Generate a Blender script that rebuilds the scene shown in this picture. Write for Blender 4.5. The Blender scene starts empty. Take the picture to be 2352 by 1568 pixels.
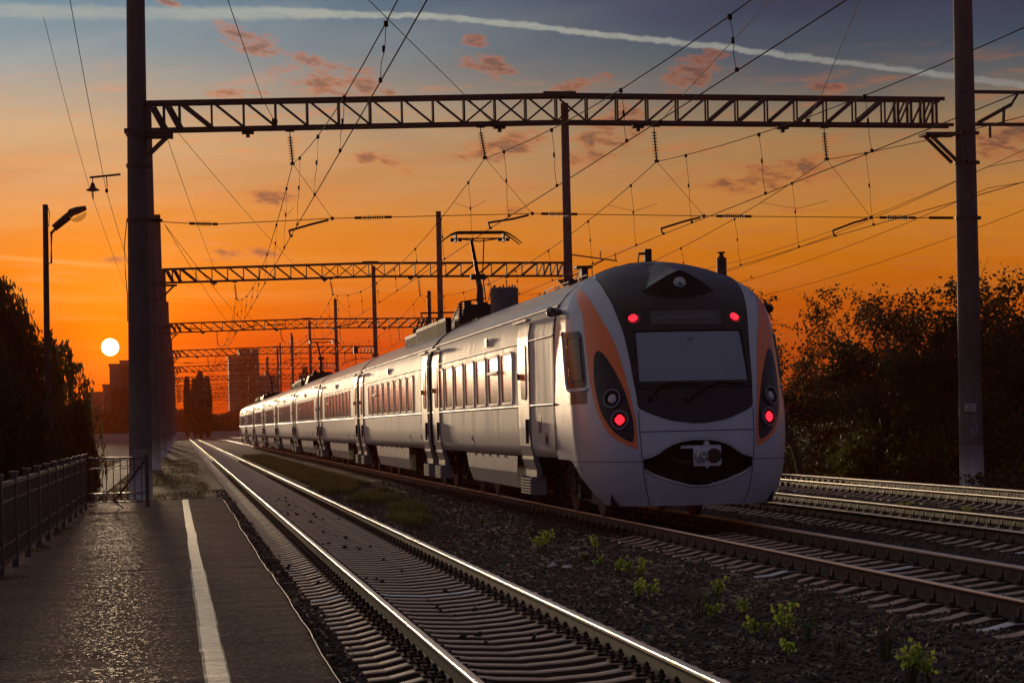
import bpy, math, random
import numpy as np
from mathutils import Vector, Matrix
R = random.Random(7)
sc = bpy.context.scene
C = sc.collection
# ------------------------------------------------------------------ camera
F = 4869.; CX, CY = 1176., 972.; YAW = math.atan(761 / 4869.); ROLL = .023; CZ = 1.68
cam = bpy.data.cameras.new('camera'); co = bpy.data.objects.new('camera', cam); C.objects.link(co); sc.camera = co
cam.sensor_width = 36; cam.lens = F / 2352 * 36; cam.shift_y = (CY - 784) / 2352; cam.shift_x = 0
cam.clip_start = .5; cam.clip_end = 9000
cyw, syw = math.cos(YAW), math.sin(YAW)
cr, sr = math.cos(ROLL), math.sin(ROLL)
rt = Vector((cyw, -syw, 0)); up = Vector((0, 0, 1)); fw = Vector((syw, cyw, 0))
rt2 = rt * cr - up * sr * 1.0; up2 = up * cr + rt * sr
rt2 = rt * cr - up * sr; up2 = rt * sr + up * cr
M = Matrix((rt2, up2, -fw)).transposed().to_4x4(); M.translation = (0, 0, CZ)
co.matrix_world = M

def ray(px, py):
    dx = (px - CX) / F; dy = (CY - py) / F
    return rt2 * dx + up2 * dy + fw
def PY(px, py, Y):
    d = ray(px, py); k = Y / d.y
    return Vector((0, 0, CZ)) + d * k
def GZ(px, py, z):
    d = ray(px, py); k = (z - CZ) / d.z
    return Vector((0, 0, CZ)) + d * k

# ------------------------------------------------------------------ sky and sun
sd = ray(253, 797).normalized()
SEL = math.asin(sd.z); SAZ = math.atan2(sd.x, sd.y)
w = bpy.data.worlds.new('World'); sc.world = w; w.use_nodes = True
nt = w.node_tree; N = nt.nodes; L = nt.links; N.clear()
def nd(tree, typ, **kw):
    n = tree.nodes.new(typ)
    for k, v in kw.items(): setattr(n, k, v)
    return n
class NT:
    """small helper for node arithmetic"""
    def __init__(s, tree): s.t = tree
    def m(s, op, a, b=None, c=None, clamp=False):
        n = s.t.nodes.new('ShaderNodeMath'); n.operation = op; n.use_clamp = clamp
        for i, v in enumerate((a, b, c)):
            if v is None: continue
            if isinstance(v, (int, float)): n.inputs[i].default_value = v
            else: s.t.links.new(v, n.inputs[i])
        return n.outputs[0]
    def sm(s, v, a, b, ta=0., tb=1.):
        n = s.t.nodes.new('ShaderNodeMapRange'); n.interpolation_type = 'SMOOTHSTEP'
        s.t.links.new(v, n.inputs[0])
        for i, x in enumerate((a, b, ta, tb)): n.inputs[i + 1].default_value = x
        return n.outputs[0]
    def mix(s, f, a, b, mode='MIX'):
        n = s.t.nodes.new('ShaderNodeMix'); n.data_type = 'RGBA'; n.blend_type = mode; n.clamp_factor = True
        for i, v in ((0, f), (6, a), (7, b)):
            if isinstance(v, (int, float)): n.inputs[i].default_value = v
            elif isinstance(v, tuple): n.inputs[i].default_value = (*v, 1)
            else: s.t.links.new(v, n.inputs[i])
        return n.outputs[2]
    def xyz(s, x, y, z):
        n = s.t.nodes.new('ShaderNodeCombineXYZ')
        for i, v in enumerate((x, y, z)):
            if isinstance(v, (int, float)): n.inputs[i].default_value = v
            else: s.t.links.new(v, n.inputs[i])
        return n.outputs[0]
    def noise(s, vec, scale, detail=4, rough=.55, dist=0.):
        n = s.t.nodes.new('ShaderNodeTexNoise'); s.t.links.new(vec, n.inputs['Vector'])
        n.inputs['Scale'].default_value = scale; n.inputs['Detail'].default_value = detail
        n.inputs['Roughness'].default_value = rough; n.inputs['Distortion'].default_value = dist
        return n.outputs[0]
    def ramp(s, v, stops):
        n = s.t.nodes.new('ShaderNodeValToRGB'); s.t.links.new(v, n.inputs[0])
        e = n.color_ramp.elements
        while len(e) > 1: e.remove(e[0])
        for i, (p, c) in enumerate(stops):
            x = e[0] if i == 0 else e.new(p)
            x.position = p; x.color = (*c, 1)
        return n.outputs[0]
def lin(r, g, b):
    return tuple(((v / 255 + .055) / 1.055) ** 2.4 if v > 10 else v / 255 / 12.92 for v in (r, g, b))
n = NT(nt)
tc = nd(nt, 'ShaderNodeTexCoord')
sp = nd(nt, 'ShaderNodeSeparateXYZ'); L.new(tc.outputs['Generated'], sp.inputs[0])
DEG = 180 / math.pi
el = n.m('MULTIPLY', n.m('ARCSINE', sp.outputs[2]), DEG)
az = n.m('MULTIPLY', n.m('ARCTAN2', sp.outputs[0], sp.outputs[1]), DEG)      # 0 along the track, right positive
azs = n.m('SUBTRACT', az, SAZ * DEG)
aab = n.m('ABSOLUTE', azs)
# elevation 0..90 squeezed: e/(e+12)
elp = n.m('MAXIMUM', el, 0.)
ep = n.m('DIVIDE', elp, n.m('ADD', elp, 12.))
def e(x): return x / (x + 12.)
west = n.ramp(ep, [(e(0), lin(168, 10, 6)), (e(.9), lin(202, 18, 4)), (e(1.6), lin(224, 40, 1)), (e(2.4), lin(238, 74, 0)), (e(3.6), lin(246, 120, 2)), (e(4.6), lin(238, 132, 26)),
     (e(5.7), lin(226, 142, 62)), (e(6.9), lin(204, 150, 100)), (e(8.1), lin(198, 168, 130)), (e(9.1), lin(172, 164, 148)), (e(10.1), lin(134, 156, 162)), (e(11.4), lin(102, 142, 160)), (e(20), lin(132, 136, 142)), (e(90), lin(98, 92, 94))])
east = n.ramp(ep, [(e(0), lin(130, 42, 8)), (e(1.6), lin(156, 62, 2)), (e(3.), lin(178, 84, 0)), (e(4.2), lin(190, 108, 10)), (e(5.4), lin(192, 122, 40)),
     (e(6.6), lin(166, 122, 72)), (e(7.8), lin(132, 118, 90)), (e(8.8), lin(80, 94, 96)), (e(9.8), lin(38, 74, 90)), (e(11.2), lin(0, 38, 72)), (e(20), lin(30, 46, 84)), (e(90), lin(98, 92, 94))])
back = n.ramp(ep, [(e(0), lin(84, 84, 108)), (e(10), lin(84, 88, 116)), (e(30), lin(88, 84, 96)), (e(90), lin(98, 92, 94))])
tR = n.sm(azs, -5., 21.)
tL = n.sm(azs, -25., -110.)
tB = n.m('MAXIMUM', n.sm(azs, 34., 85.), n.sm(azs, -62., -125.))
col = n.mix(tR, west, east)
tilt = n.m('ADD', el, n.m('MULTIPLY', azs, -.12))
# broad cirrus veils, streaked low left to high right
v1 = n.xyz(n.m('MULTIPLY', azs, .055), n.m('MULTIPLY', tilt, .42), 3.1)
c1 = n.sm(n.noise(v1, 1.6, 5, .55, .6), .42, .68)
veil = n.m('MULTIPLY', c1, n.sm(el, 2.5, 9.))
veil = n.m('MULTIPLY', veil, n.m('SUBTRACT', 1., n.m('MULTIPLY', n.m('MULTIPLY', tR, n.sm(el, 7.5, 10.)), .75)))
col = n.mix(n.m('MULTIPLY', veil, .42), col, n.mix(n.sm(el, 7.5, 10.), n.mix(tR, lin(222, 186, 140), lin(140, 122, 92)), n.mix(tR, lin(168, 178, 176), lin(92, 106, 112))))
v1b = n.xyz(n.m('MULTIPLY', azs, .11), n.m('MULTIPLY', n.m('ADD', el, n.m('MULTIPLY', azs, .035)), 1.3), 8.4)
c1b = n.sm(n.noise(v1b, 1.2, 5, .6, .4), .38, .75)
col = n.mix(n.m('MULTIPLY', n.m('MULTIPLY', c1b, n.m('MULTIPLY', n.sm(el, .5, 4.), n.sm(el, 9., 6.5))), .28), col, n.mix(tR, lin(250, 176, 104), lin(196, 136, 66)))
# a dark blue gap upper right of centre with the pale shafts beside it
v1c = n.xyz(n.m('MULTIPLY', n.m('SUBTRACT', azs, n.m('MULTIPLY', el, -2.2)), .075), 2.2, .5)
c1c = n.sm(n.noise(v1c, 1.7, 2, .4), .5, .64)
col = n.mix(n.m('MULTIPLY', n.m('MULTIPLY', c1c, n.sm(el, 6.5, 10.5)), n.m('MULTIPLY', n.sm(azs, 4., 9., 0, .55), n.sm(azs, 60., 40.))), col, lin(40, 62, 98))
# small pink cumulus scraps: clumps
def azel(px, py):
    d = ray(px, py).normalized(); return (math.atan2(d.x, d.y) - SAZ) * DEG, math.asin(d.z) * DEG
PXB = [(745, 185, 150, 48, .1), (570, 92, 110, 42, .38), (700, 140, 70, 24, .2), (850, 195, 70, 45, .1), (1092, 95, 45, 18, .1), (1125, 152, 100, 34, .25), (860, 365, 80, 24, .1), (620, 452, 90, 28, .0), (1400, 310, 120, 70, -.45), (1160, 335, 140, 40, -.15),
       (1590, 165, 100, 50, -.3), (1790, 400, 220, 38, -.15), (570, 582, 130, 18, -.05), (262, 597, 50, 14, 0), (1890, 197, 60, 16, 0), (2310, 320, 110, 60, -.1), (945, 398, 60, 14, .1), (380, 5, 40, 12, .2), (1330, 195, 90, 22, -.2), (540, 215, 90, 14, 0), (1180, 480, 60, 12, 0)]
blobs = []
for (bx, by, rx, ry, sl) in PXB:
    a0, e0 = azel(bx, by); blobs.append((a0, e0, rx / 85., ry / 85., -sl))
msk = None
for (a0, e0, ra, re_, sl) in blobs:
    a_ = n.m('SUBTRACT', azs, a0); b_ = n.m('SUBTRACT', n.m('SUBTRACT', el, e0), n.m('MULTIPLY', a_, sl))
    d_ = n.m('ADD', n.m('POWER', n.m('ABSOLUTE', n.m('DIVIDE', a_, ra)), 2.), n.m('POWER', n.m('ABSOLUTE', n.m('DIVIDE', b_, re_)), 2.))
    g_ = n.m('SUBTRACT', 1., d_, clamp=True)
    msk = g_ if msk is None else n.m('MAXIMUM', msk, g_)
v2 = n.xyz(n.m('MULTIPLY', azs, .55), n.m('MULTIPLY', n.m('ADD', el, n.m('MULTIPLY', azs, .14)), 1.5), 1.7)
nz = n.noise(v2, 2.3, 8, .64, .2)
dens = n.sm(n.m('ADD', nz, n.m('MULTIPLY', msk, .24)), .55, .78)
dens = n.m('MULTIPLY', dens, n.sm(msk, 0., .3))
core = n.sm(n.m('ADD', nz, n.m('MULTIPLY', msk, .24)), .62, .82)
ccol = n.mix(core, n.mix(tR, lin(214, 132, 84), lin(170, 92, 50)), n.mix(tR, lin(142, 96, 76), lin(84, 62, 58)))
wz = n.noise(n.xyz(n.m('MULTIPLY', azs, .30), n.m('MULTIPLY', n.m('ADD', el, n.m('MULTIPLY', azs, -.05)), 2.1), 12.), 1.6, 8, .66, .5)
wisp = n.m('MULTIPLY', n.sm(wz, .50, .70), n.m('MULTIPLY', n.sm(el, 2.5, 4.5), n.sm(el, 10.2, 8.4)))
col = n.mix(n.m('MULTIPLY', wisp, .5), col, n.mix(tR, lin(238, 150, 92), lin(176, 104, 58)))
hf = n.sm(n.noise(v2, 9., 5, .7), .25, .6, .55, 1.)
col = n.mix(n.m('MULTIPLY', n.m('MULTIPLY', dens, hf), .85), col, ccol)
# vapour trail: elevation as a curve of azimuth
pts = [azel(*p) for p in ((-150, 18), (0, 23), (250, 31), (520, 30), (780, 33), (980, 38), (1180, 56), (1400, 82), (1600, 102), (1850, 134), (2100, 164), (2352, 196), (2500, 216))]
a_lo, a_hi = -12., 34.
e_lo, e_hi = 7., 14.
fc = nd(nt, 'ShaderNodeFloatCurve')
cv = fc.mapping.curves[0]
P0 = [((a - a_lo) / (a_hi - a_lo), (b - e_lo) / (e_hi - e_lo)) for a, b in pts]
cv.points[0].location = (0., P0[0][1] + .002); cv.points[1].location = (1., P0[-1][1] - .13)
for p in P0: cv.points.new(*p)
fc.mapping.update()
L.new(n.m('DIVIDE', n.m('SUBTRACT', azs, a_lo), a_hi - a_lo, clamp=True), fc.inputs['Value'])
tel = n.m('ADD', n.m('MULTIPLY', fc.outputs[0], e_hi - e_lo), e_lo)
fray = n.noise(n.xyz(n.m('MULTIPLY', azs, 1.1), n.m('MULTIPLY', el, 1.6), 5.), 1.6, 6, .62)
fr2 = n.noise(n.xyz(n.m('MULTIPLY', azs, .7), n.m('MULTIPLY', el, 4.), 9.), 1.5, 5, .6)
dd = n.m('ABSOLUTE', n.m('ADD', n.m('SUBTRACT', el, tel), n.m('MULTIPLY', n.m('SUBTRACT', fray, .5), .26)))
halfw = n.sm(azs, 2., 9., .22, .10)
tr_ = n.sm(n.m('DIVIDE', dd, halfw), 1.15, .35)
tr_ = n.m('MULTIPLY', tr_, n.m('MULTIPLY', n.sm(fr2, .15, .6, .45, 1.), n.m('MULTIPLY', n.sm(azs, -12., -8.), n.sm(azs, 34., 28.))))
col = n.mix(n.m('MULTIPLY', tr_, n.sm(azs, -3., 10., .55, .8)), col, n.mix(n.sm(azs, 6., 24.), lin(172, 178, 166), lin(134, 138, 134)))
# second faint trail low on the left
dd2 = n.m('ABSOLUTE', n.m('SUBTRACT', n.m('ADD', el, n.m('MULTIPLY', azs, .09)), 4.42))
tr2 = n.m('MULTIPLY', n.sm(dd2, .10, .0), n.sm(azs, .6, -.6, 0, .55))
col = n.mix(tr2, col, lin(244, 170, 96))
# sun glow
vd = nd(nt, 'ShaderNodeVectorMath', operation='DOT_PRODUCT'); L.new(tc.outputs['Generated'], vd.inputs[0]); vd.inputs[1].default_value = sd
ang = n.m('MULTIPLY', n.m('ARCCOSINE', n.m('MINIMUM', vd.outputs['Value'], 1.)), DEG)
glow = n.m('EXPONENT', n.m('MULTIPLY', ang, -1 / 1.8))
glow2 = n.m('EXPONENT', n.m('MULTIPLY', ang, -1 / 5.))
def scaleadd(col, f, c):
    m_ = nd(nt, 'ShaderNodeVectorMath', operation='SCALE'); m_.inputs[0].default_value = c; L.new(f, m_.inputs['Scale'])
    a_ = nd(nt, 'ShaderNodeVectorMath', operation='ADD'); L.new(col, a_.inputs[0]); L.new(m_.outputs[0], a_.inputs[1])
    return a_.outputs[0]
col = n.mix(tB, col, back)
colL = n.mix(.35, west, lin(196, 150, 120))
ground = n.sm(el, 0., -2.)
col = n.mix(ground, col, lin(60, 50, 46))
col = scaleadd(col, glow, (.8, .26, .0))
col = scaleadd(col, glow2, (.03, .008, .0))
disc = n.sm(ang, .238, .218)
col = scaleadd(col, disc, (7., 5.6, 2.6))
bg1 = nd(nt, 'ShaderNodeBackground'); L.new(col, bg1.inputs[0]); bg1.inputs[1].default_value = 1.0
sky = nd(nt, 'ShaderNodeTexSky'); sky.sky_type = 'NISHITA'; sky.sun_disc = False
sky.sun_elevation = SEL; sky.sun_rotation = SAZ; sky.dust_density = 2.; sky.air_density = 1.2
bg2 = nd(nt, 'ShaderNodeBackground'); L.new(sky.outputs[0], bg2.inputs[0]); bg2.inputs[1].default_value = .001
ad = nd(nt, 'ShaderNodeAddShader'); L.new(bg1.outputs[0], ad.inputs[0]); L.new(bg2.outputs[0], ad.inputs[1])
wo = nd(nt, 'ShaderNodeOutputWorld'); L.new(ad.outputs[0], wo.inputs[0])
w.cycles.sampling_method = 'MANUAL'; w.cycles.sample_map_resolution = 1024

sun = bpy.data.lights.new('sun', 'SUN'); so = bpy.data.objects.new('sun', sun); C.objects.link(so)
sun.energy = 3.8; sun.angle = math.radians(1.4); sun.color = (1., .72, .44)
so.rotation_euler = Vector((-sd.x, -sd.y, -sd.z)).to_track_quat('-Z', 'Y').to_euler(); so.location = (0, 0, 60)
vs = sc.view_settings; vs.view_transform = 'Standard'; vs.look = 'None'; vs.exposure = .04; vs.gamma = 1.; vs.use_curve_mapping = False
sc.cycles.use_denoising = True
try: sc.cycles.denoiser = 'OPENIMAGEDENOISE'
except Exception: pass
sc.cycles.max_bounces = 6; sc.cycles.volume_bounces = 0; sc.cycles.transparent_max_bounces = 6
sc.cycles.sample_clamp_indirect = 4.

# ------------------------------------------------------------------ helpers
def mat(name, c, rough=.6, metal=0., noise=None, bump=None, spec=.5, emit=None, coat=0., trans=0., c2=None, streak=None, alpha=None):
    """noise=(scale, amount), bump=(scale, strength[, distance]); c2 = second colour mixed in by the noise"""
    m = bpy.data.materials.new(name); m.use_nodes = True
    t = m.node_tree; b = t.nodes['Principled BSDF']; q = NT(t)
    b.inputs['Base Color'].default_value = (*c, 1); b.inputs['Roughness'].default_value = rough; b.inputs['Metallic'].default_value = metal
    b.inputs['Specular IOR Level'].default_value = spec; b.inputs['Coat Weight'].default_value = coat; b.inputs['Coat Roughness'].default_value = .12
    b.inputs['Transmission Weight'].default_value = trans
    tcn = t.nodes.new('ShaderNodeTexCoord'); v = tcn.outputs['Object']
    if streak:
        mp = t.nodes.new('ShaderNodeMapping'); mp.inputs['Scale'].default_value = streak; t.links.new(v, mp.inputs[0]); v = mp.outputs[0]
    if noise:
        f = q.noise(v, noise[0], 6, .65)
        f = q.sm(f, .3, .7)
        c2 = c2 or tuple(x * .55 for x in c)
        t.links.new(q.mix(q.m('MULTIPLY', f, noise[1]), c, c2), b.inputs['Base Color'])
        t.links.new(q.m('ADD', q.m('MULTIPLY', f, .15), rough - .05, clamp=True), b.inputs['Roughness'])
    if bump:
        f = q.noise(v, bump[0], 5, .6)
        bn = t.nodes.new('ShaderNodeBump'); bn.inputs['Strength'].default_value = bump[1]; bn.inputs['Distance'].default_value = bump[2] if len(bump) > 2 else .02
        t.links.new(f, bn.inputs['Height']); t.links.new(bn.outputs[0], b.inputs['Normal'])
    if emit:
        b.inputs['Emission Color'].default_value = (*emit[0], 1); b.inputs['Emission Strength'].default_value = emit[1]
    return m
class MB:
    def __init__(s): s.v = []; s.f = []; s.mi = []; s.m = 0
    def quad(s, *p):
        k = len(s.v); s.v += [tuple(x) for x in p]; s.f.append(tuple(range(k, k + len(p)))); s.mi.append(s.m)
    def box(s, x0, x1, y0, y1, z0, z1):
        k = len(s.v); s.v += [(x, y, z) for z in (z0, z1) for y in (y0, y1) for x in (x0, x1)]
        for f in ((0, 2, 3, 1), (4, 5, 7, 6), (0, 1, 5, 4), (2, 6, 7, 3), (0, 4, 6, 2), (1, 3, 7, 5)):
            s.f.append(tuple(k + i for i in f)); s.mi.append(s.m)
        return s
    def bar(s, a, b, wx, wy=None, ref=Vector((0, 1, 0))):
        """square bar from a to b"""
        wy = wy or wx; a = Vector(a); b = Vector(b); d = (b - a).normalized()
        u = d.cross(ref)
        if u.length < 1e-4: u = d.cross(Vector((1, 0, 0)))
        u.normalize(); v = d.cross(u).normalized(); k = len(s.v)
        for p in (a, b):
            for su, sv in ((-1, -1), (1, -1), (1, 1), (-1, 1)): s.v.append(tuple(p + u * (su * wx / 2) + v * (sv * wy / 2)))
        for f in ((0, 1, 2, 3), (7, 6, 5, 4), (0, 4, 5, 1), (1, 5, 6, 2), (2, 6, 7, 3), (3, 7, 4, 0)):
            s.f.append(tuple(k + i for i in f)); s.mi.append(s.m)
        return s
    def tube(s, pts, r, n=6, cap=True):
        pts = [Vector(p) for p in pts]; rs = r if isinstance(r, (list, tuple)) else [r] * len(pts); k = len(s.v)
        for i, p in enumerate(pts):
            d = (pts[min(i + 1, len(pts) - 1)] - pts[max(i - 1, 0)]).normalized()
            u = d.cross(Vector((0, 0, 1)))
            if u.length < .05: u = d.cross(Vector((1, 0, 0)))
            u.normalize(); v = d.cross(u)
            for j in range(n):
                a = 2 * math.pi * j / n; s.v.append(tuple(p + (u * math.cos(a) + v * math.sin(a)) * rs[i]))
        for i in range(len(pts) - 1):
            for j in range(n):
                s.f.append((k + i * n + j, k + i * n + (j + 1) % n, k + (i + 1) * n + (j + 1) % n, k + (i + 1) * n + j)); s.mi.append(s.m)
        if cap:
            s.f.append(tuple(k + j for j in range(n))); s.mi.append(s.m)
            e_ = k + (len(pts) - 1) * n; s.f.append(tuple(e_ + n - 1 - j for j in range(n))); s.mi.append(s.m)
        return s
    def lathe(s, prof, n=16, axis='z', o=(0, 0, 0)):
        k = len(s.v); o = Vector(o)
        for (r, h) in prof:
            for j in range(n):
                a = 2 * math.pi * j / n; x, y = r * math.cos(a), r * math.sin(a)
                p = (x, y, h) if axis == 'z' else ((x, h, y) if axis == 'y' else (h, x, y))
                s.v.append(tuple(o + Vector(p)))
        for i in range(len(prof) - 1):
            for j in range(n):
                s.f.append((k + i * n + j, k + i * n + (j + 1) % n, k + (i + 1) * n + (j + 1) % n, k + (i + 1) * n + j)); s.mi.append(s.m)
        s.f.append(tuple(k + j for j in range(n))); s.mi.append(s.m)
        e_ = k + (len(prof) - 1) * n; s.f.append(tuple(e_ + n - 1 - j for j in range(n))); s.mi.append(s.m)
        return s
    def prism(s, poly, y0, y1, ax='y'):
        """poly of (a,b) extruded along ax"""
        k = len(s.v); m_ = len(poly)
        for t_ in (y0, y1):
            for a, b in poly: s.v.append((a, t_, b) if ax == 'y' else ((t_, a, b) if ax == 'x' else (a, b, t_)))
        for i in range(m_):
            j = (i + 1) % m_; s.f.append((k + i, k + j, k + m_ + j, k + m_ + i)); s.mi.append(s.m)
        s.f.append(tuple(k + i for i in reversed(range(m_)))); s.f.append(tuple(k + m_ + i for i in range(m_))); s.mi += [s.m, s.m]
        return s
    def grid(s, rows, close=False):
        k = len(s.v); a = len(rows); b = len(rows[0])
        for r_ in rows: s.v += [tuple(p) for p in r_]
        for i in range(a - 1):
            for j in range(b - 1):
                s.f.append((k + i * b + j, k + i * b + j + 1, k + (i + 1) * b + j + 1, k + (i + 1) * b + j)); s.mi.append(s.m)
        return s
    def mesh(s, name, mats, smooth=False):
        me = bpy.data.meshes.new(name); me.from_pydata(s.v, [], s.f); me.update()
        mats = mats if isinstance(mats, (list, tuple)) else [mats]
        for x in mats: me.materials.append(x)
        if len(mats) > 1: me.polygons.foreach_set('material_index', s.mi)
        if smooth: me.polygons.foreach_set('use_smooth', [True] * len(me.polygons))
        return me
    def build(s, name, mats, parent=None, smooth=False, loc=None):
        return obj(name, s.mesh(name, mats, smooth), parent, loc)
def obj(name, me, parent=None, loc=None):
    o = bpy.data.objects.new(name, me); C.objects.link(o); o.parent = parent
    if loc is not None: o.location = loc
    return o
def tag(o, label=None, cat=None, group=None, kind=None):
    if label: o['label'] = label
    if cat: o['category'] = cat
    if group: o['group'] = group
    if kind: o['kind'] = kind
    return o
def empty(name, loc=(0, 0, 0), rz=0., parent=None):
    o = bpy.data.objects.new(name, None); C.objects.link(o); o.location = loc; o.rotation_euler = (0, 0, rz); o.parent = parent
    o.empty_display_size = .3
    return o
def copy_tree(o, parent=None, kids=None):
    if kids is None:
        kids = {}
        for x in bpy.data.objects: kids.setdefault(x.parent, []).append(x)
    c = o.copy(); C.objects.link(c); c.parent = parent
    for ch in kids.get(o, []): copy_tree(ch, c, kids)
    return c
def npmesh(name, V, Fc, mats, mi=None, smooth=False):
    V = np.asarray(V, dtype=np.float32); Fc = np.asarray(Fc, dtype=np.int32); k = Fc.shape[1]
    me = bpy.data.meshes.new(name); me.vertices.add(len(V)); me.vertices.foreach_set('co', V.ravel())
    me.loops.add(Fc.size); me.loops.foreach_set('vertex_index', Fc.ravel())
    me.polygons.add(len(Fc)); me.polygons.foreach_set('loop_start', np.arange(0, Fc.size, k, dtype=np.int32)); me.polygons.foreach_set('loop_total', np.full(len(Fc), k, dtype=np.int32))
    if smooth: me.polygons.foreach_set('use_smooth', np.ones(len(Fc), dtype=bool))
    mats = mats if isinstance(mats, (list, tuple)) else [mats]
    for x in mats: me.materials.append(x)
    if mi is not None: me.polygons.foreach_set('material_index', np.asarray(mi, dtype=np.int32))
    me.update(calc_edges=True); return me
rng = np.random.default_rng(5)
def vnoise(x, y, seed=0):
    """value noise on arrays"""
    g = np.random.default_rng(seed).random((257, 257)); xi = np.floor(x).astype(int); yi = np.floor(y).astype(int)
    fx = x - xi; fy = y - yi; fx = fx * fx * (3 - 2 * fx); fy = fy * fy * (3 - 2 * fy)
    a = g[xi % 256, yi % 256]; b = g[(xi + 1) % 256, yi % 256]; c = g[xi % 256, (yi + 1) % 256]; d = g[(xi + 1) % 256, (yi + 1) % 256]
    return (a * (1 - fx) + b * fx) * (1 - fy) + (c * (1 - fx) + d * fx) * fy
def fbm(x, y, o=4, seed=0):
    r = 0; a = .5
    for i in range(o): r = r + a * vnoise(x * 2 ** i, y * 2 ** i, seed + i); a *= .5
    return r - .47
def lerp(tab, v):
    if v <= tab[0][0]: return tab[0][1]
    for (a, b), (c, d) in zip(tab, tab[1:]):
        if v <= c: return b + (d - b) * (v - a) / (c - a)
    return tab[-1][1]
def ss(t, a, b):
    t = min(max((t - a) / (b - a), 0), 1); return t * t * (3 - 2 * t)
# ------------------------------------------------------------------ materials
M_soil = mat('soil', (.055, .045, .04), .95, noise=(.9, .8), bump=(30, .6), c2=(.10, .085, .06))
M_grassground = mat('grass_ground', (.05, .055, .022), .95, noise=(.5, .9), bump=(25, .8), c2=(.06, .052, .03))
M_ballast = mat('ballast', (.055, .038, .03), .9, noise=(6, .8), bump=(22, 1., .04), c2=(.02, .015, .014))
M_stone = mat('ballast_stone', (.082, .055, .043), .8, noise=(2.2, .9), c2=(.042, .028, .023))
M_conc = mat('sleeper_concrete', (.58, .41, .29), .40, noise=(7, .6), bump=(60, .3, .01), c2=(.2, .15, .12))
M_concshade = mat('sleeper_side_shade', (.055, .04, .033), .9, noise=(8, .5))  # sleeper sides: shade of the gaps put into a darker colour
M_concw = mat('sleeper_white_paint', (.66, .68, .76), .7, noise=(9, .4), c2=(.4, .42, .46))
M_railtop = mat('rail_running_surface', (.90, .82, .70), .36, 1.0, noise=(30, .3), c2=(.45, .42, .38))
M_railside = mat('rail_rust', (.055, .04, .033), .6, .2, noise=(5, .6), c2=(.03, .022, .018))
M_iron = mat('dark_iron', (.05, .036, .03), .55, .4, noise=(12, .6))
M_pole = mat('pole_concrete', (.088, .078, .082), .8, noise=(1.6, .7), bump=(25, .25, .02), c2=(.05, .046, .05), streak=(1, 1, .35))
M_polew = mat('whitewash', (.62, .60, .62), .85, noise=(3.5, .6), bump=(20, .4, .02), c2=(.36, .34, .34))
M_steel = mat('gantry_steel', (.055, .04, .036), .6, .3, noise=(3, .6), c2=(.10, .045, .028))
M_ins = mat('insulator_ceramic', (.035, .022, .018), .6, spec=.2)
M_wire = mat('wire', (.02, .015, .013), .9, spec=.1)
M_white = mat('carriage_paint', (.66, .625, .57), .55, .05, noise=(1., .5), bump=(1.0, .08, .03), c2=(.58, .54, .47), streak=(1, 6., .30), spec=.35)
M_whited = mat('door_paint', (.36, .355, .35), .4, .15, noise=(2, .3), c2=(.30, .29, .29))
M_roofp = mat('roof_paint', (.74, .66, .60), .38, .1, noise=(1.5, .4), c2=(.6, .52, .46), spec=.7, coat=.3)
M_skirt = mat('skirt_paint', (.5, .49, .48), .42, .2, noise=(1.6, .6), c2=(.28, .26, .26), bump=(3, .1))
M_cab = mat('cab_silver', (.52, .54, .63), .40, .25, noise=(1.4, .35), c2=(.43, .45, .53), coat=.15, streak=(1.5, 1.5, .5))
M_orange = mat('stripe_orange', (.95, .20, .04), .35, noise=(2, .2), c2=(.85, .17, .035), coat=.5)
M_mask = mat('mask_black', (.02, .018, .022), .3, coat=.08, spec=.3, noise=(2, .4), c2=(.03, .027, .032))
M_black = mat('matt_black', (.012, .011, .012), .8)
M_rub = mat('rubber', (.02, .02, .02), .6)
M_glass = mat('window_glass', (.17, .16, .14), .15, spec=.25, bump=(.8, .03, .03))
M_frame = mat('window_frame', (.30, .29, .27), .6)
M_trim = mat('bright_trim', (.78, .77, .74), .42, .3)
M_under = mat('underframe_dirt', (.035, .03, .027), .8, noise=(5, .6), bump=(12, .4))
M_wheel = mat('wheel_steel', (.12, .10, .09), .5, .7)
M_screen = mat('windscreen_glass', (.22, .27, .36), .16, coat=.5, noise=(.7, .5), c2=(.16, .20, .28))
M_roof = mat('roof_equipment', (.03, .025, .023), .6, .3, noise=(4, .6))
M_red = mat('red_lamp', (.5, .01, .02), .3, emit=((1., .015, .03), 3.2))
M_redglow = mat('red_lens', (.10, .012, .02), .12, emit=((1., .01, .03), .03), coat=1.)
M_lens = mat('clear_lens', (.45, .47, .5), .12, coat=1., spec=.8)
M_ring = mat('lamp_ring', (.22, .22, .26), .3, .6)
M_plate = mat('coupler_metal', (.7, .7, .75), .45, .6, noise=(8, .5))
M_asph = None
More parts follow.
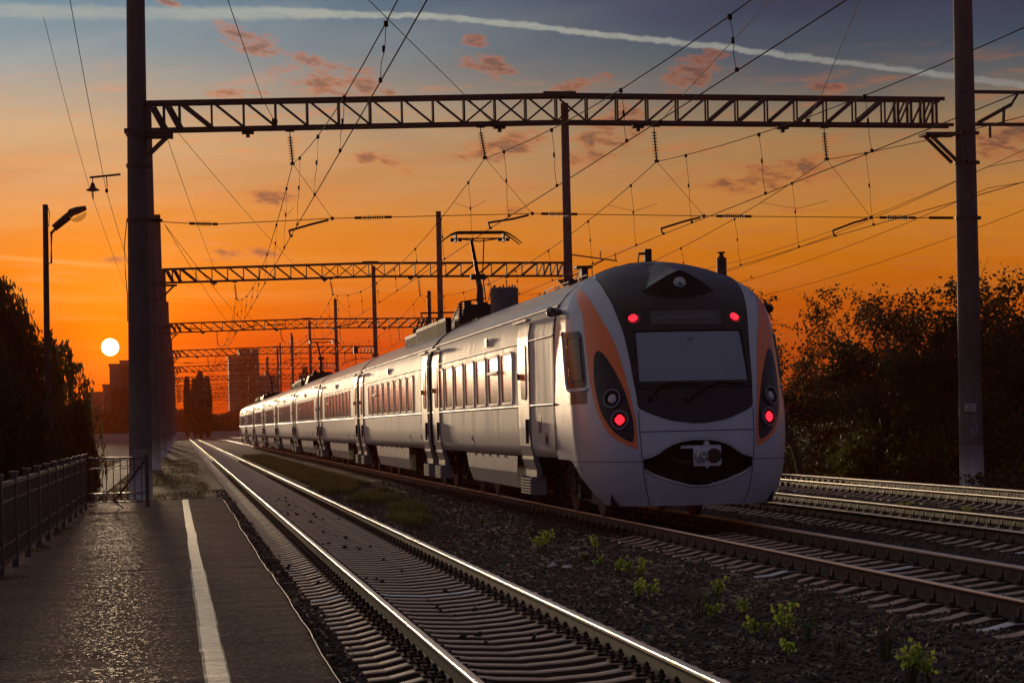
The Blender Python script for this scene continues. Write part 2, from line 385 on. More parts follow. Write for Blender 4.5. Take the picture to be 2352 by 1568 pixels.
# ------------------------------------------------------------------ ground
GR = -.5
m = MB()
rows = []
for y in (-60, -20, 0, 20, 60, 120, 250, 500, 1000, 1800, 3200, 5200):
    rows.append([(x, y, GR + (0 if abs(x) < 60 else -.2)) for x in (-2600, -900, -300, -100, -40, -10, 10, 30, 60, 140, 400, 1200, 2800)])
m.grid(rows[::-1]); g = m.build('ground', M_soil); tag(g, kind='structure')
def bedz(X):
    return np.interp(X, [.7, 1.2, 1.5, 4.1, 4.7, 5.6, 6.4, 7.0, 9.6, 10.1, 11.2, 14.4, 15.2, 16.2, 19.2, 20.2, 21.2], [-.43, -.38, -.37, -.37, -.40, -.36, -.28, -.245, -.245, -.30, -.31, -.31, -.34, -.31, -.31, -.42, -.52])
def bed(x0, x1, dx, y0, y1, dy, amp, name):
    xs = np.arange(x0, x1 + 1e-6, dx); ys = np.arange(y0, y1 + 1e-6, dy); X, Y = np.meshgrid(xs, ys)
    Z = bedz(X) + amp * (fbm(X * 3.1, Y * 3.1, 4, 3) * 1.2 + fbm(X * .5, Y * .4, 2, 9) * 1.2)
    V = np.stack([X, Y, Z], -1).reshape(-1, 3); a, b = X.shape
    i = np.arange(a * b).reshape(a, b); Fc = np.stack([i[:-1, :-1], i[:-1, 1:], i[1:, 1:], i[1:, :-1]], -1).reshape(-1, 4)
    return npmesh(name, V, Fc, M_ballast, smooth=True)
b_ = obj('ballast_bed', bed(.7, 21.3, .09, 9, 62, .09, .06, 'ballast_bed')); tag(b_, kind='structure')
b_ = obj('ballast_bed', bed(.7, 21.3, .3, 62, 190, .8, .05, 'ballast_bed')); tag(b_, kind='structure')
b_ = obj('ballast_bed', bed(.7, 21.3, .7, 190, 680, 9, .02, 'ballast_bed')); tag(b_, kind='structure')
# loose ballast stones
def stones(x, y, z, s, mats, name, mi=None):
    n_ = len(x)
    base = np.array([(1, 0, 0), (-.2, .9, .1), (-.9, -.1, 0), (.1, -1, -.1), (.1, .15, .8), (-.1, 0, -.8)])
    tri = np.array([(0, 1, 4), (1, 2, 4), (2, 3, 4), (3, 0, 4), (1, 0, 5), (2, 1, 5), (3, 2, 5), (0, 3, 5)])
    V = base[None] * (1 + .45 * (rng.random((n_, 6, 3)) - .5)) * s[:, None, None] * np.array([1, 1, .75])
    a = rng.random(n_) * 6.28; c_, s_ = np.cos(a)[:, None], np.sin(a)[:, None]; t = rng.normal(0, .5, n_)[:, None]
    X = V[..., 0] * c_ - V[..., 1] * s_; Y = V[..., 0] * s_ + V[..., 1] * c_; Z = V[..., 2] + t * X
    V = np.stack([X + x[:, None], Y + y[:, None], Z + z[:, None]], -1).reshape(-1, 3)
    Fc = (tri[None] + (np.arange(n_) * 6)[:, None, None]).reshape(-1, 3)
    return npmesh(name, V, Fc, mats, None if mi is None else np.repeat(mi, 8))
def rail_clear(x):
    ok = np.ones(len(x), bool)
    for r_ in RAILS: ok &= np.abs(x - r_) > .11
    return ok
TR = [(2.80, -.10), (8.21, 0.), (12.85, -.06), (17.6, -.06)]
RAILS = [c + s * .795 for c, _ in TR for s in (-1, 1)]
ns = 95000
yy = 12.5 + 62 * rng.random(ns) ** 1.7; xx = 1.0 + 19.5 * rng.random(ns)
lim = (xx < 2.5 + yy * .42) & rail_clear(xx); xx, yy = xx[lim], yy[lim]
in_t1 = (xx > 1.5) & (xx < 4.1); keep = ~in_t1 | (rng.random(len(xx)) < .10); xx, yy = xx[keep], yy[keep]
zz = bedz(xx) + .06 * (fbm(xx * 3.1, yy * 3.1, 4, 3) * 1.2 + fbm(xx * .5, yy * .4, 2, 9) * 1.2)
sz = .018 + .028 * rng.random(len(xx))
in_t1 = (xx > 1.5) & (xx < 4.1); sz[in_t1] *= .7
M_stone2 = mat('ballast_stone_pale', (.13, .10, .09), .85, noise=(3, .7)); M_stone3 = mat('ballast_stone_dark', (.03, .022, .02), .9)
lx = 2.8 + rng.normal(0, .42, 70); ly = 18 + 45 * rng.random(70); xx = np.concatenate([xx, lx]); yy = np.concatenate([yy, ly]); zz = np.concatenate([zz, np.full(70, -.32)]); sz = np.concatenate([sz, .022 + .04 * rng.random(70)])
o = obj('ballast_stones', stones(xx, yy, zz + .004, sz, [M_stone, M_stone3, M_stone2], 'ballast_stones', np.concatenate([rng.choice([0, 1, 2], len(xx) - 70, p=[.47, .47, .06]), np.ones(70, int)])))
tag(o, 'dark loose ballast stones spread around and between the tracks', 'gravel', kind='stuff')

# ------------------------------------------------------------------ tracks
def rail_profile(s):
    top_ = [(a, .1805 - .0028 * (a / .028) ** 2 + s * .075 * a) for a in (.031, .022, .011, 0, -.011, -.022, -.031)]
    return [(-.075, 0), (.075, 0), (.075, .012), (.012, .032), (.009, .13), (.034, .142), (.036, .172)] + top_ + ([(-.0345, .1745), (-.0365, .168), (-.0368, .160), (-.0362, .150)] if 1 else [(-.036, .172)]) + [(-.034, .142), (-.009, .13), (-.012, .032), (-.075, .012)]
def sleeper_mesh(mt, name='sleeper'):
    st = [(-1.35, -.062, .118, .13), (-1.17, -.048, .12, .14), (-.98, -.004, .125, .15), (-.62, 0., .125, .15), (-.40, -.030, .11, .14), (0, -.052, .10, .12), (.40, -.030, .11, .14), (.62, 0., .125, .15), (.98, -.004, .125, .15), (1.17, -.048, .12, .14), (1.35, -.062, .118, .13)]
    m = MB(); rows = []
    for x, zt, wt, wb in st:
        rows.append([(x, -wb, -.22), (x, -wt * .72, zt - .010), (x, -wt * .60, zt), (x, wt * .60, zt), (x, wt * .72, zt - .010), (x, wb, -.22)])
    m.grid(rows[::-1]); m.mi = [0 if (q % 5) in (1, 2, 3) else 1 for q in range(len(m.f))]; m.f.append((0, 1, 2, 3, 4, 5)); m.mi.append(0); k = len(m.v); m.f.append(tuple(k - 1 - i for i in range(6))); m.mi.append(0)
    return m.mesh(name, [mt, M_concshade])
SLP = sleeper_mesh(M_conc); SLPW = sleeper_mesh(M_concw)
# one rail seat: plate, two clamps with bolts and ring springs
def fast_mb(fancy=True):
    m = MB()
    m.box(-.19, .19, -.075, .075, 0, .018)
    for s in (-1, 1):
        m.box(s * .065 if s > 0 else -.105, .105 if s > 0 else -.065, -.04, .04, .018, .045)
        for q in ((.087, 0), (.158, 0)):
            h = .105 if q[0] < .1 else .085
            m.tube([(s * q[0], 0, .018), (s * q[0], 0, h)], .014, 6)
            m.lathe([(.03, .045), (.034, .055), (.03, .068)], 8, o=(s * q[0], 0, 0))
            m.lathe([(.022, .070), (.022, .092)], 6, o=(s * q[0], 0, 0))
    return m
FAST = fast_mb().mesh('fastening', M_iron)
def fast2():
    m = MB()   # sprung clamp standing up beside the rail foot
    m.box(-.17, .17, -.08, .08, 0, .016)
    for s in (-1, 1):
        m.prism([(s * .082, .01), (s * .118, .01), (s * .108, .09), (s * .099, .128), (s * .093, .128), (s * .085, .08)], -.022, .022)
        m.box(min(s * .12, s * .155), max(s * .12, s * .155), -.03, .03, .012, .045)
    return m
FAST2 = fast2().mesh('fastening', M_iron)
white = {0: (), 1: (), 2: (), 3: ()}
names = ['track beside the platform, empty, with pale wavy concrete sleepers', 'track that the white train stands on', 'empty track just beyond the train', 'farthest empty track, nearest to the dark trees']
TRK = []
def yof(px, py, z): return GZ(px, py, z).y
for ti, (cx, rz) in enumerate(TR):
    t = empty('track', (cx, 0, rz)); tag(t, names[ti], kind='structure'); TRK.append(t)
    far = 640 if ti == 0 else 630
    for s in (-1, 1):
        m = MB(); pr = rail_profile(s); k = len(pr); ys = [-25, 30, 120, 400, far]
        for y in ys:
            for a, b in pr: m.v.append((a + s * .795, y, b - .18))
        for i in range(len(ys) - 1):
            for j in range(k):
                j2 = (j + 1) % k; m.f.append((i * k + j, i * k + j2, (i + 1) * k + j2, (i + 1) * k + j)); m.mi.append(1 if 6 <= j <= (17 if s > 0 else 15) else 0)
        m.f.append(tuple(range(k))); m.mi.append(0)
        o = m.build('rail', [M_railside, M_railtop], t); o.data.polygons.foreach_set('use_smooth', [q_ == 1 for q_ in m.mi])
    sp_ = .50 if ti == 0 else .545
    ymin = 13. if ti < 2 else (24. if ti == 2 else 30.)
    wh = []
    if ti == 0: wh = [yof(900, 1370, -.33)]
    if ti == 1: wh = [yof(1787, 1316, -.2), yof(2275, 1443, -.2) if 0 else yof(2278, 1436, -.2)]
    if ti == 2: wh = [yof(1935, 1278, -.26)]
    whi = set(int(round((y - ymin) / sp_)) for y in wh)
    nmax = {0: 300, 1: 200, 2: 140, 3: 120}[ti]; nf = {0: 150, 1: 120, 2: 70, 3: 50}[ti]
    ntot = int((420 - ymin) / sp_)
    rest = []; restf = []
    for i in range(ntot):
        y = ymin + i * sp_ + R.uniform(-.012, .012)
        hid = ti == 1 and y > 34 and y < 240
        if i < nmax and not hid:
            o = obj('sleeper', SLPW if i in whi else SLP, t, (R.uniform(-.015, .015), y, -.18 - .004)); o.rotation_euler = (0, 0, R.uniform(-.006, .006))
            if i in whi: o['label'] = 'sleeper painted white'
        elif y < 420 and not hid: rest.append((0, y, -.184))
        if hid and y > 60: continue
        for s in (-1, 1):
            if i < nf:
                obj('fastening', FAST if ti == 0 else FAST2, t, (s * .795, y, -.182))
            elif y < 130: restf.append((s * .795, y))
    if rest:
        V = np.array([v.co[:] for v in SLP.vertices]); Fq = [tuple(p.vertices) for p in SLP.polygons if len(p.vertices) == 4]
        V2 = np.concatenate([V + np.array(q) for q in rest]); F2 = np.concatenate([np.array(Fq) + len(V) * i for i in range(len(rest))])
        o = obj('far_sleepers', npmesh('far_sleepers', V2, F2, M_conc), t); tag(o, kind='stuff')
    if restf:
        m = MB()
        for x, y in restf:
            m.box(x - .17, x - .07, y - .06, y + .06, -.18, -.08); m.box(x + .07, x + .17, y - .06, y + .06, -.18, -.08)
        o = m.build('far_fastenings', M_iron, t); tag(o, kind='stuff')
# rail joint pair: pale marker straps on the rail web
for (px, py, ti, s) in ((1237 * 1., 1330, 0, 1),):
    pass

# ------------------------------------------------------------------ platform
PZ = .13; PY1 = 48.5
def asphalt():
    m_ = bpy.data.materials.new('asphalt'); m_.use_nodes = True; t = m_.node_tree; b = t.nodes['Principled BSDF']; q = NT(t)
    tcn = t.nodes.new('ShaderNodeTexCoord'); v = tcn.outputs['Object']
    sx = t.nodes.new('ShaderNodeSeparateXYZ'); t.links.new(v, sx.inputs[0]); X, Y = sx.outputs[0], sx.outputs[1]
    big = q.sm(q.noise(v, .6, 4, .6), .35, .65); vs_ = q.xyz(q.m('MULTIPLY', X, .35), q.m('MULTIPLY', Y, 1.8), 0.)
    band = q.sm(q.noise(vs_, 1.1, 4, .6), .35, .7)
    fine = q.noise(v, 16, 6, .75); chip = q.sm(q.noise(v, 34, 2, .5), .60, .66)
    c = q.mix(q.m('MULTIPLY', big, .7), (.32, .225, .165), (.21, .145, .11)); c = q.mix(q.m('MULTIPLY', band, .5), c, (.28, .21, .165)); c = q.mix(q.sm(fine, .35, .65), q.mix(.55, c, (.02, .014, .012)), c); c = q.mix(q.m('MULTIPLY', chip, .8), c, (.42, .34, .26))
    # cracks along and across
    wob = q.m('MULTIPLY', q.m('SUBTRACT', q.noise(q.xyz(0., Y, 0.), .55, 6, .7), .5), 1.1)
    d1 = q.m('ABSOLUTE', q.m('SUBTRACT', q.m('ADD', X, .50), wob)); k1 = q.m('MULTIPLY', q.sm(d1, .016, .004), q.sm(q.noise(q.xyz(0., Y, 4.), .5, 2), .46, .52))
    wob2 = q.m('MULTIPLY', q.m('SUBTRACT', q.noise(q.xyz(X, 0., 0.), 1.1, 5, .7), .5), 1.2)
    Yp = q.m('SUBTRACT', q.m('FRACT', q.m('DIVIDE', q.m('ADD', Y, wob2), 4.3)), .5); k2 = q.m('MULTIPLY', q.sm(q.m('ABSOLUTE', Yp), .0065, .002), q.sm(q.noise(v, .8, 2), .42, .55))
    k = q.m('MAXIMUM', k1, k2); c = q.mix(q.m('MULTIPLY', k, .95), c, (.012, .01, .01))
    t.links.new(c, b.inputs['Base Color']); t.links.new(q.m('SUBTRACT', .9, q.m('MULTIPLY', chip, .5)), b.inputs['Roughness']); b.inputs['Specular IOR Level'].default_value = .007
    h = q.m('SUBTRACT', q.m('ADD', q.m('MULTIPLY', fine, .5), chip), q.m('MULTIPLY', k, 3.)); bn = t.nodes.new('ShaderNodeBump'); bn.inputs['Strength'].default_value = .4; bn.inputs['Distance'].default_value = .0035
    t.links.new(h, bn.inputs['Height']); t.links.new(bn.outputs[0], b.inputs['Normal'])
    df = t.nodes.new('ShaderNodeBsdfDiffuse'); t.links.new(c, df.inputs['Color']); t.links.new(bn.outputs[0], df.inputs['Normal']); ms = t.nodes.new('ShaderNodeMixShader'); ms.inputs[0].default_value = .8
    t.links.new(b.outputs[0], ms.inputs[1]); t.links.new(df.outputs[0], ms.inputs[2]); t.links.new(ms.outputs[0], t.nodes['Material Output'].inputs[0])
    return m_
M_asph = asphalt()
def pz(X, Y):
    return PZ + .012 * fbm(X * 1.1, Y * 4.2, 4, 21) + .012 * fbm(X * .3, Y * .9, 2, 31)
def edge(Y): return .93 + .035 * fbm(Y * .5, Y * 0 + 3.3, 3, 40) * 2 - .012 * np.floor(vnoise(Y * .18, Y * 0 + .5, 8) * 5)
ys = np.concatenate([np.arange(8, PY1, .07), [PY1]]); us = np.linspace(0, 1, 90)
X = -2.25 + us[None] * (edge(ys)[:, None] + 2.25); Y = np.repeat(ys[:, None], 90, 1) + (us[None] - .5) * 0; Y[-1] += .12 * fbm(X[-1] * 2, X[-1] * 0, 3, 5)
Z = pz(X, Y); V = np.stack([X, Y, Z], -1)
lo = V[:, -1:].copy(); lo[..., 2] = -.5; V = np.concatenate([V, lo], 1); en = V[-1:].copy(); en[..., 2] = -.5; en[..., 1] += .02; V = np.concatenate([V, en], 0)
a_, b2 = V.shape[:2]; i = np.arange(a_ * b2).reshape(a_, b2); Fc = np.stack([i[:-1, :-1], i[:-1, 1:], i[1:, 1:], i[1:, :-1]], -1).reshape(-1, 4)
o = obj('platform', npmesh('platform', V.reshape(-1, 3), Fc, M_asph, smooth=True)); tag(o, kind='structure')
# painted line
M_line = mat('line_paint', (.88, .84, .62), .6, noise=(13, .75), c2=(.30, .27, .20), bump=(45, .5, .008), streak=(1, 3, 1))
M_lineg = mat('old_line_paint', (.20, .24, .20), .7, noise=(8, .8), c2=(.08, .07, .06))
def strip(xf, wf, y0, y1, lift, mt, name, st=.08, **kw):
    ys = np.arange(y0, y1, st); c_ = xf(ys); w_ = wf(ys); X = np.stack([c_ - w_, c_ - w_ / 3, c_ + w_ / 3, c_ + w_], 1); Y = np.repeat(ys[:, None], 4, 1)
    V = np.stack([X, Y, pz(X, Y) + lift], -1).reshape(-1, 3); i = np.arange(len(V)).reshape(len(ys), 4)
    Fc = np.stack([i[:-1, :-1], i[:-1, 1:], i[1:, 1:], i[1:, :-1]], -1).reshape(-1, 4); o = obj(name, npmesh(name, V, Fc, mt, smooth=True)); return o
cl = lambda y: .19 - .0035 * (y - 13) + .012 * np.round(4 * fbm(y * .25, y * 0, 2, 60)) / 2
o = strip(cl, lambda y: .066 + .006 * fbm(y * 4, y * 0, 2, 61), 8, PY1 - .05, .007, M_line, 'painted_line'); tag(o, kind='structure')
o = strip(lambda y: cl(y) - .004, lambda y: .083 + .012 * fbm(y * 3, y * 0, 2, 63), 8, 24, .0035, M_lineg, 'painted_line'); tag(o, kind='structure')
# thin tube along the platform lip
m = MB(); m.tube([(float(edge(np.array([y]))[0]) + .012, y, float(pz(np.array([edge(np.array([y]))[0]]), np.array([y]))[0]) - .004) for y in np.arange(8, PY1, .55)], .004, 5)
o = m.build('platform_edging', M_frame); tag(o, kind='structure')
# verge beyond the platform and left of the line
def sheet(name, x0, x1, nx, y0, y1, ny, zf, mt):
    X, Y = np.meshgrid(np.linspace(x0, x1, nx), np.linspace(y0, y1, ny)); Z = zf(X, Y); V = np.stack([X, Y, Z], -1).reshape(-1, 3); i = np.arange(nx * ny).reshape(ny, nx)
    Fc = np.stack([i[:-1, :-1], i[:-1, 1:], i[1:, 1:], i[1:, :-1]], -1).reshape(-1, 4); o = obj(name, npmesh(name, V, Fc, mt, smooth=True)); tag(o, kind='structure'); return o
sheet('verge', -40, .72, 110, 9, 49.1, 110, lambda X, Y: -.46 + .12 * fbm(X * .6, Y * .5, 4, 70) - np.where(X > -2.3, .08, 0) + 0 * X, M_grassground)
sheet('verge', -60, .74, 100, 49.1, 420, 220, lambda X, Y: -.43 + .10 * fbm(X * .6, Y * .3, 4, 71), M_grassground)
sheet('verge', 21., 120, 60, 20, 420, 120, lambda X, Y: -.47 + .15 * fbm(X * .3, Y * .3, 4, 72) + np.clip((X - 24) * .03, 0, 1.), M_grassground)
M_path = mat('path_gravel', (.10, .088, .075), .9, noise=(1.5, .5), bump=(20, .4))
sheet('path', -4.3, -2.6, 8, 47, 300, 90, lambda X, Y: -.375 + .03 * fbm(X, Y * .3, 2, 73), M_path)
# ------------------------------------------------------------------ the train
Y0T=[(.3,.16),(.6,.06),(1.0,0.),(1.4,.01),(1.8,.06),(2.2,.17),(2.6,.33),(3.0,.52),(3.3,.71),(3.6,.97),(3.85,1.30),(4.05,1.68),(4.2,2.1),(4.35,2.65),(4.46,3.25)]
HWT=[(.3,1.46),(.5,1.57),(.8,1.68),(1.2,1.75),(1.6,1.78),(2.4,1.78),(3.0,1.77),(3.4,1.74),(3.65,1.67),(3.85,1.54),(4.05,1.32),(4.2,1.07),(4.32,.78),(4.41,.44),(4.46,0.)]
DT=[(.3,1.15),(1.0,1.5),(2.0,1.6),(2.6,1.6),(3.2,1.55),(3.6,1.4),(3.85,1.25),(4.05,1.05),(4.2,.85),(4.35,.5),(4.46,0.)]
def smooth_tab(tab):
    """resample a polyline as a smooth Catmull-Rom table"""
    xs = [p[0] for p in tab]; ysv = [p[1] for p in tab]; d = [0.] * len(tab)
    for i in range(len(tab)):
        a = max(i - 1, 0); b = min(i + 1, len(tab) - 1); d[i] = (ysv[b] - ysv[a]) / (xs[b] - xs[a])
    out = []
    for i in range(len(tab) - 1):
        h = xs[i + 1] - xs[i]
        for k in range(8):
            t = k / 8; out.append((xs[i] + h * t, (2*t**3-3*t*t+1)*ysv[i] + (t**3-2*t*t+t)*h*d[i] + (-2*t**3+3*t*t)*ysv[i+1] + (t**3-t*t)*h*d[i+1]))
    out.append(tab[-1]); return out
Y0S, HWS, DS = smooth_tab(Y0T), smooth_tab(HWT), smooth_tab(DT)
CABL = 3.25
def cabp(t, z):
    hw = lerp(HWS, z); y0 = lerp(Y0S, z); D = min(lerp(DS, z), CABL - y0)
    a = min(abs(t) / .6, 1) * math.pi / 2
    x = hw * math.sin(a) ** .8; y = y0 + D * (1 - max(math.cos(a), 0) ** .8)
    if abs(t) > .6: y = y0 + D + (CABL - y0 - D) * (abs(t) - .6) / .4
    return Vector((x if t >= 0 else -x, y, z))
def cabn(t, z):
    e_ = .004; z = min(max(z, .31), 4.44)
    a = cabp(t + e_, z) - cabp(t - e_, z); b = cabp(t, z + e_) - cabp(t, z - e_)
    n_ = a.cross(b); n_.normalize()
    return n_ if n_.y < .2 or abs(n_.x) > .5 else -n_
def S(t, z, off=0.):
    return cabp(t, z) + cabn(t, z) * off
MOUTH = [(.60, 0), (.61, .02), (.647, .043), (.69, .075), (.74, .105), (.81, .145), (.885, .173), (.9, .176), (1.06, .176), (1.075, .16), (1.10, .137), (1.15, .115), (1.227, .092), (1.29, .066), (1.33, .042), (1.355, .015), (1.362, 0)]
T0 = (8.21, 33.1, 0.)
train = empty('train', T0)
tag(train, 'long white electric passenger train with black nose mask and orange stripes, red tail lamps lit', 'train')
def zb_of(t):
    a = abs(t); return .3 if a < .40 else .3 + .74 * ss(a, .40, .74) ** 1.1
def build_cab(parent):
    ts = []
    t = -1.
    while t < 1.0001:
        ts.append(t); t += .004 if abs(t + .002) < .20 else (.0125 if abs(t) < .65 else .05)
    ts = sorted(set([round(x, 4) for x in ts if x < 1] + [1.]))
    m = MB(); nz_ = 190; k = len(ts)
    for i in range(nz_ + 1):
        r = i / nz_
        for t in ts:
            zb = zb_of(t); z = zb + (4.46 - zb) * (r ** .93 if r > .3 else r * (.3 ** .93 / .3))
            p = cabp(t, z)
            if .6 < z < 1.362:
                d = lerp(MOUTH, z) - abs(t)
                dz = min(1, (z - .6) / .03, (1.362 - z) / .03)
                if d > 0: p.y += .42 * ss(d, 0., .012) * max(dz, 0)
            # headlamp hood above the screen is its own part; here a shallow brow line
            m.v.append(tuple(p))
    for i in range(nz_):
        for j in range(k - 1):
            a = i * k + j
            m.f.append((a, a + 1, a + k + 1, a + k))
            v = [m.v[q] for q in (a, a + 1, a + k + 1, a + k)]; z = sum(p[2] for p in v) / 4; tt = (ts[j] + ts[j + 1]) / 2
            m.mi.append(1 if .6 < z < 1.362 and lerp(MOUTH, z) - abs(tt) > .001 else 0)
    o = m.build('cab', [M_cab, M_black], parent, smooth=True)
    return o
def patch(name, rows, mt, parent, off=.005, nx=14, thick=0.):
    """rows: (z, tl, tr) bottom to top, laid over the cab shell"""
    m = MB(); g = []
    for z, a, b in rows:
        g.append([S(a + (b - a) * i / nx, z, off) for i in range(nx + 1)])
    m.grid(g)
    # turned-down rim so that the piece is solid
    rim = [[q for q in g[0]], [S(rows[0][1] + (rows[0][2] - rows[0][1]) * i / nx, rows[0][0], -.002) for i in range(nx + 1)]]
    return m.build(name, mt, parent, smooth=True)
def dens_rows(L_, R_, z0, z1, n_):
    return [(z0 + (z1 - z0) * i / n_, lerp(L_, z0 + (z1 - z0) * i / n_), lerp(R_, z0 + (z1 - z0) * i / n_)) for i in range(n_ + 1)]
def disc_on(name, t, z, r, mt, parent, off=.012, n_=20, depth=.0, ring=None, dirn=None):
    p = S(t, z, off); nv = dirn or cabn(t, z); u = nv.cross(Vector((0, 0, 1))).normalized(); v = u.cross(nv).normalized()
    m = MB()
    if ring:
        r1, r2, h = ring; pr = [(r1, 0), (r1, h), (r2, h), (r2, 0)]
        for a_ in range(n_ + 1):
            a = 2 * math.pi * a_ / n_; c_ = u * math.cos(a) + v * math.sin(a)
            m.v += [tuple(p + c_ * q[0] + nv * q[1]) for q in pr]
        for a_ in range(n_):
            for j in range(3): m.f.append((a_*4+j, a_*4+j+1, a_*4+5+j, a_*4+4+j)); m.mi.append(0)
    else:
        m.v.append(tuple(p + nv * depth)); m.v += [tuple(p + (u * math.cos(6.2832 * a / n_) + v * math.sin(6.2832 * a / n_)) * r) for a in range(n_)]
        for a in range(n_): m.f.append((0, 1 + a, 1 + (a + 1) % n_)); m.mi.append(0)
    return m.build(name, mt, parent, smooth=not ring)
def mirror_tab(tab): return [(z, -t) for z, t in tab]
def cab_details(cab, full=True):
    ML = smooth_tab([(1.615, 0), (1.666, -.059), (1.759, -.116), (1.86, -.168), (1.9, -.1775), (2.04, -.1795), (2.33, -.187), (2.74, -.1945), (3.1, -.2065), (3.43, -.228), (3.65, -.252), (3.8, -.285), (3.96, -.338), (4.1, -.44), (4.2, -.58), (4.3, -.8), (4.4, -.97)])
    patch('mask', dens_rows(ML, mirror_tab(ML), 1.616, 4.4, 110), M_mask, cab, .006, 60)
    # seal line between mask and silver shell
    for s in (-1, 1):
        m = MB(); m.tube([S(s * -lerp(ML, z), z, .006) for z in np.arange(1.62, 4.38, .05)], .011, 5); m.build('mask_seal', M_rub, cab)
    OL = smooth_tab([(1.215, -.193), (1.31, -.25), (1.445, -.306), (1.71, -.3555), (2.03, -.389), (2.32, -.402), (2.77, -.407), (3.13, -.410), (3.5, -.427), (3.83, -.53), (3.93, -.60), (3.99, -.66)])
    OR = smooth_tab([(1.215, -.192), (1.3, -.1915), (1.637, -.1915), (1.9, -.2006), (2.27, -.2142), (2.626, -.2314), (2.924, -.2503), (3.228, -.284), (3.607, -.35), (3.8, -.42), (3.91, -.505), (3.99, -.65)])
    PL = smooth_tab([(1.335, -.213), (1.365, -.235), (1.428, -.2637), (1.56, -.302), (1.794, -.3438), (2.086, -.366), (2.35, -.373), (2.644, -.3656), (2.75, -.358), (2.81, -.346), (2.834, -.336)])
    PR = smooth_tab([(1.335, -.211), (1.38, -.2055), (1.495, -.2019), (1.696, -.2039), (1.927, -.2145), (2.189, -.2315), (2.484, -.2629), (2.724, -.2986), (2.80, -.318), (2.834, -.335)])
    for s in (-1, 1):
        f = (lambda T_: T_) if s < 0 else mirror_tab
        a, b = f(OL), f(OR); a, b = (a, b) if s < 0 else (b, a)
        patch('orange_stripe', dens_rows(a, b, 1.215, 3.99, 80), M_orange, cab, .005, 10)
        a, b = f(PL), f(PR); a, b = (a, b) if s < 0 else (b, a)
        patch('lamp_pod', dens_rows(a, b, 1.335, 2.834, 50), M_mask, cab, .010, 10)
        fd = Vector((s * .42, -.9, .05)).normalized()
        for z, tt, kind in ((2.035, .284, 0), (1.694, .2555, 1)):
            r = .155
            disc_on('lamp_cup', s * tt, z, r * .88, M_black, cab, .02, 24, -.03)
            disc_on('lamp_ring', s * tt, z, r, M_ring, cab, .008, 28, ring=(.135, .155, .045))
            if kind == 0: disc_on('headlight', s * tt, z, .075, M_lens, cab, .03, 18, .03)
            else: led(s * tt, z, .075, cab, .035)
        # upper red lamps behind the glass
        tt = .158
        disc_on('lamp_cup', s * tt, 3.335, .105, M_redglow, cab, .012, 22, .012)
        led(s * tt - .004, 3.335, .068, cab, .026)
    # windscreen
    rows = [(z, -.166 + (z - 2.24) * .008, .166 - (z - 2.24) * .008) for z in np.linspace(2.235, 3.10, 14)]
    patch('windscreen', rows, M_screen, cab, .014, 24)
    m = MB()
    for z in (2.20, 3.13):
        m.tube([S(t, z, .014) for t in np.linspace(-.178, .178, 20)], .016, 5)
    for s in (-1, 1): m.tube([S(s * .175, z, .014) for z in np.linspace(2.2, 3.13, 14)], .018, 5)
    m.build('windscreen_frame', M_mask, cab)
    m = MB(); m.grid([[S(t, z, .018) for t in np.linspace(-.17, .17, 12)] for z in (2.235, 2.30)]); m.build('screen_base_strip', M_mask, cab)
    disc_on('screen_camera', .0, 3.0, .05, M_ring, cab, .022, 14, .03)
    patch('display_panel', [(z, -.098, .098) for z in np.linspace(3.225, 3.46, 5)], mat('display_glass', (.05, .05, .058), .3, coat=.2), cab, .012, 16)
    patch('display_slot', [(z, -.08, .08) for z in np.linspace(3.30, 3.37, 3)], mat('display_slot', (.085, .08, .085), .4), cab, .017, 16)
    # headlamp hood on the brow
    m = MB(); g = []
    W_ = .60
    def topz(x): return 3.83 + .36 * max(0, 1 - (abs(x) / W_) ** 1.25)
    def tx(x, z):  # t for lateral x
        hw = lerp(HWS, z); return math.copysign(.6 * 2 / math.pi * math.asin(min(1, (abs(x) / hw)) ** 1.25), x)
    for i in range(15):
        r = i / 14; row = []
        for j in range(31):
            x = -W_ + 2 * W_ * j / 30; h = .36 * max(0, 1 - (abs(x) / W_) ** 1.25)
            z0 = 3.82 + h * .92; zt = 3.86 + h * 1.12 + r * .28
            base = cabp(tx(x * (1 - .45 * r), min(z0 + .42 * r, 4.4)), min(z0 + .42 * r, 4.4)); front = Vector((x, cabp(tx(x, 3.80), 3.80).y - .10 * (h / .36) - .0, z0))
            k = r ** .55
            p = Vector((base.x, front.y * (1 - k) + base.y * k, front.z * (1 - k) + (base.z + .004) * k + .035 * math.sin(math.pi * k) * (h / .36)))
            row.append(p)
        g.append(row)
    m.grid(g); m.build('lamp_hood', M_mask, cab, smooth=True)
    m = MB(); top = [Vector((x, cabp(tx(x, 3.80), 3.80).y - .07 * max(0, 1 - (abs(x) / W_) ** 1.25) , 3.82 + .92 * .36 * max(0, 1 - (abs(x) / W_) ** 1.25))) for x in np.linspace(-W_, W_, 25)]
    bot = [Vector((x, cabp(tx(x, zz_), zz_).y - .012, zz_)) for x, zz_ in [(x, 3.80 - .10 * max(0, 1 - (x / W_) ** 2)) for x in np.linspace(-W_, W_, 25)]]
    m.grid([bot, top]); m.build('hood_face', M_black, cab)
    m = MB(); m.lathe([(.155, 0), (.155, -.05), (.12, -.06)], 24, 'y', (0, top[12].y + .05, 3.93)); m.build('lamp_ring', M_mask, cab)
    m = MB(); m.lathe([(.12, 0), (.105, -.03), (.06, -.05), (.02, -.055)], 24, 'y', (0, top[12].y - .0, 3.93)); m.build('headlight', M_lens, cab, smooth=True)
    # panel seams
    def seam(pts, r=.0075):
        m = MB(); m.tube([S(t, z, .001) for t, z in pts], r, 4); return m
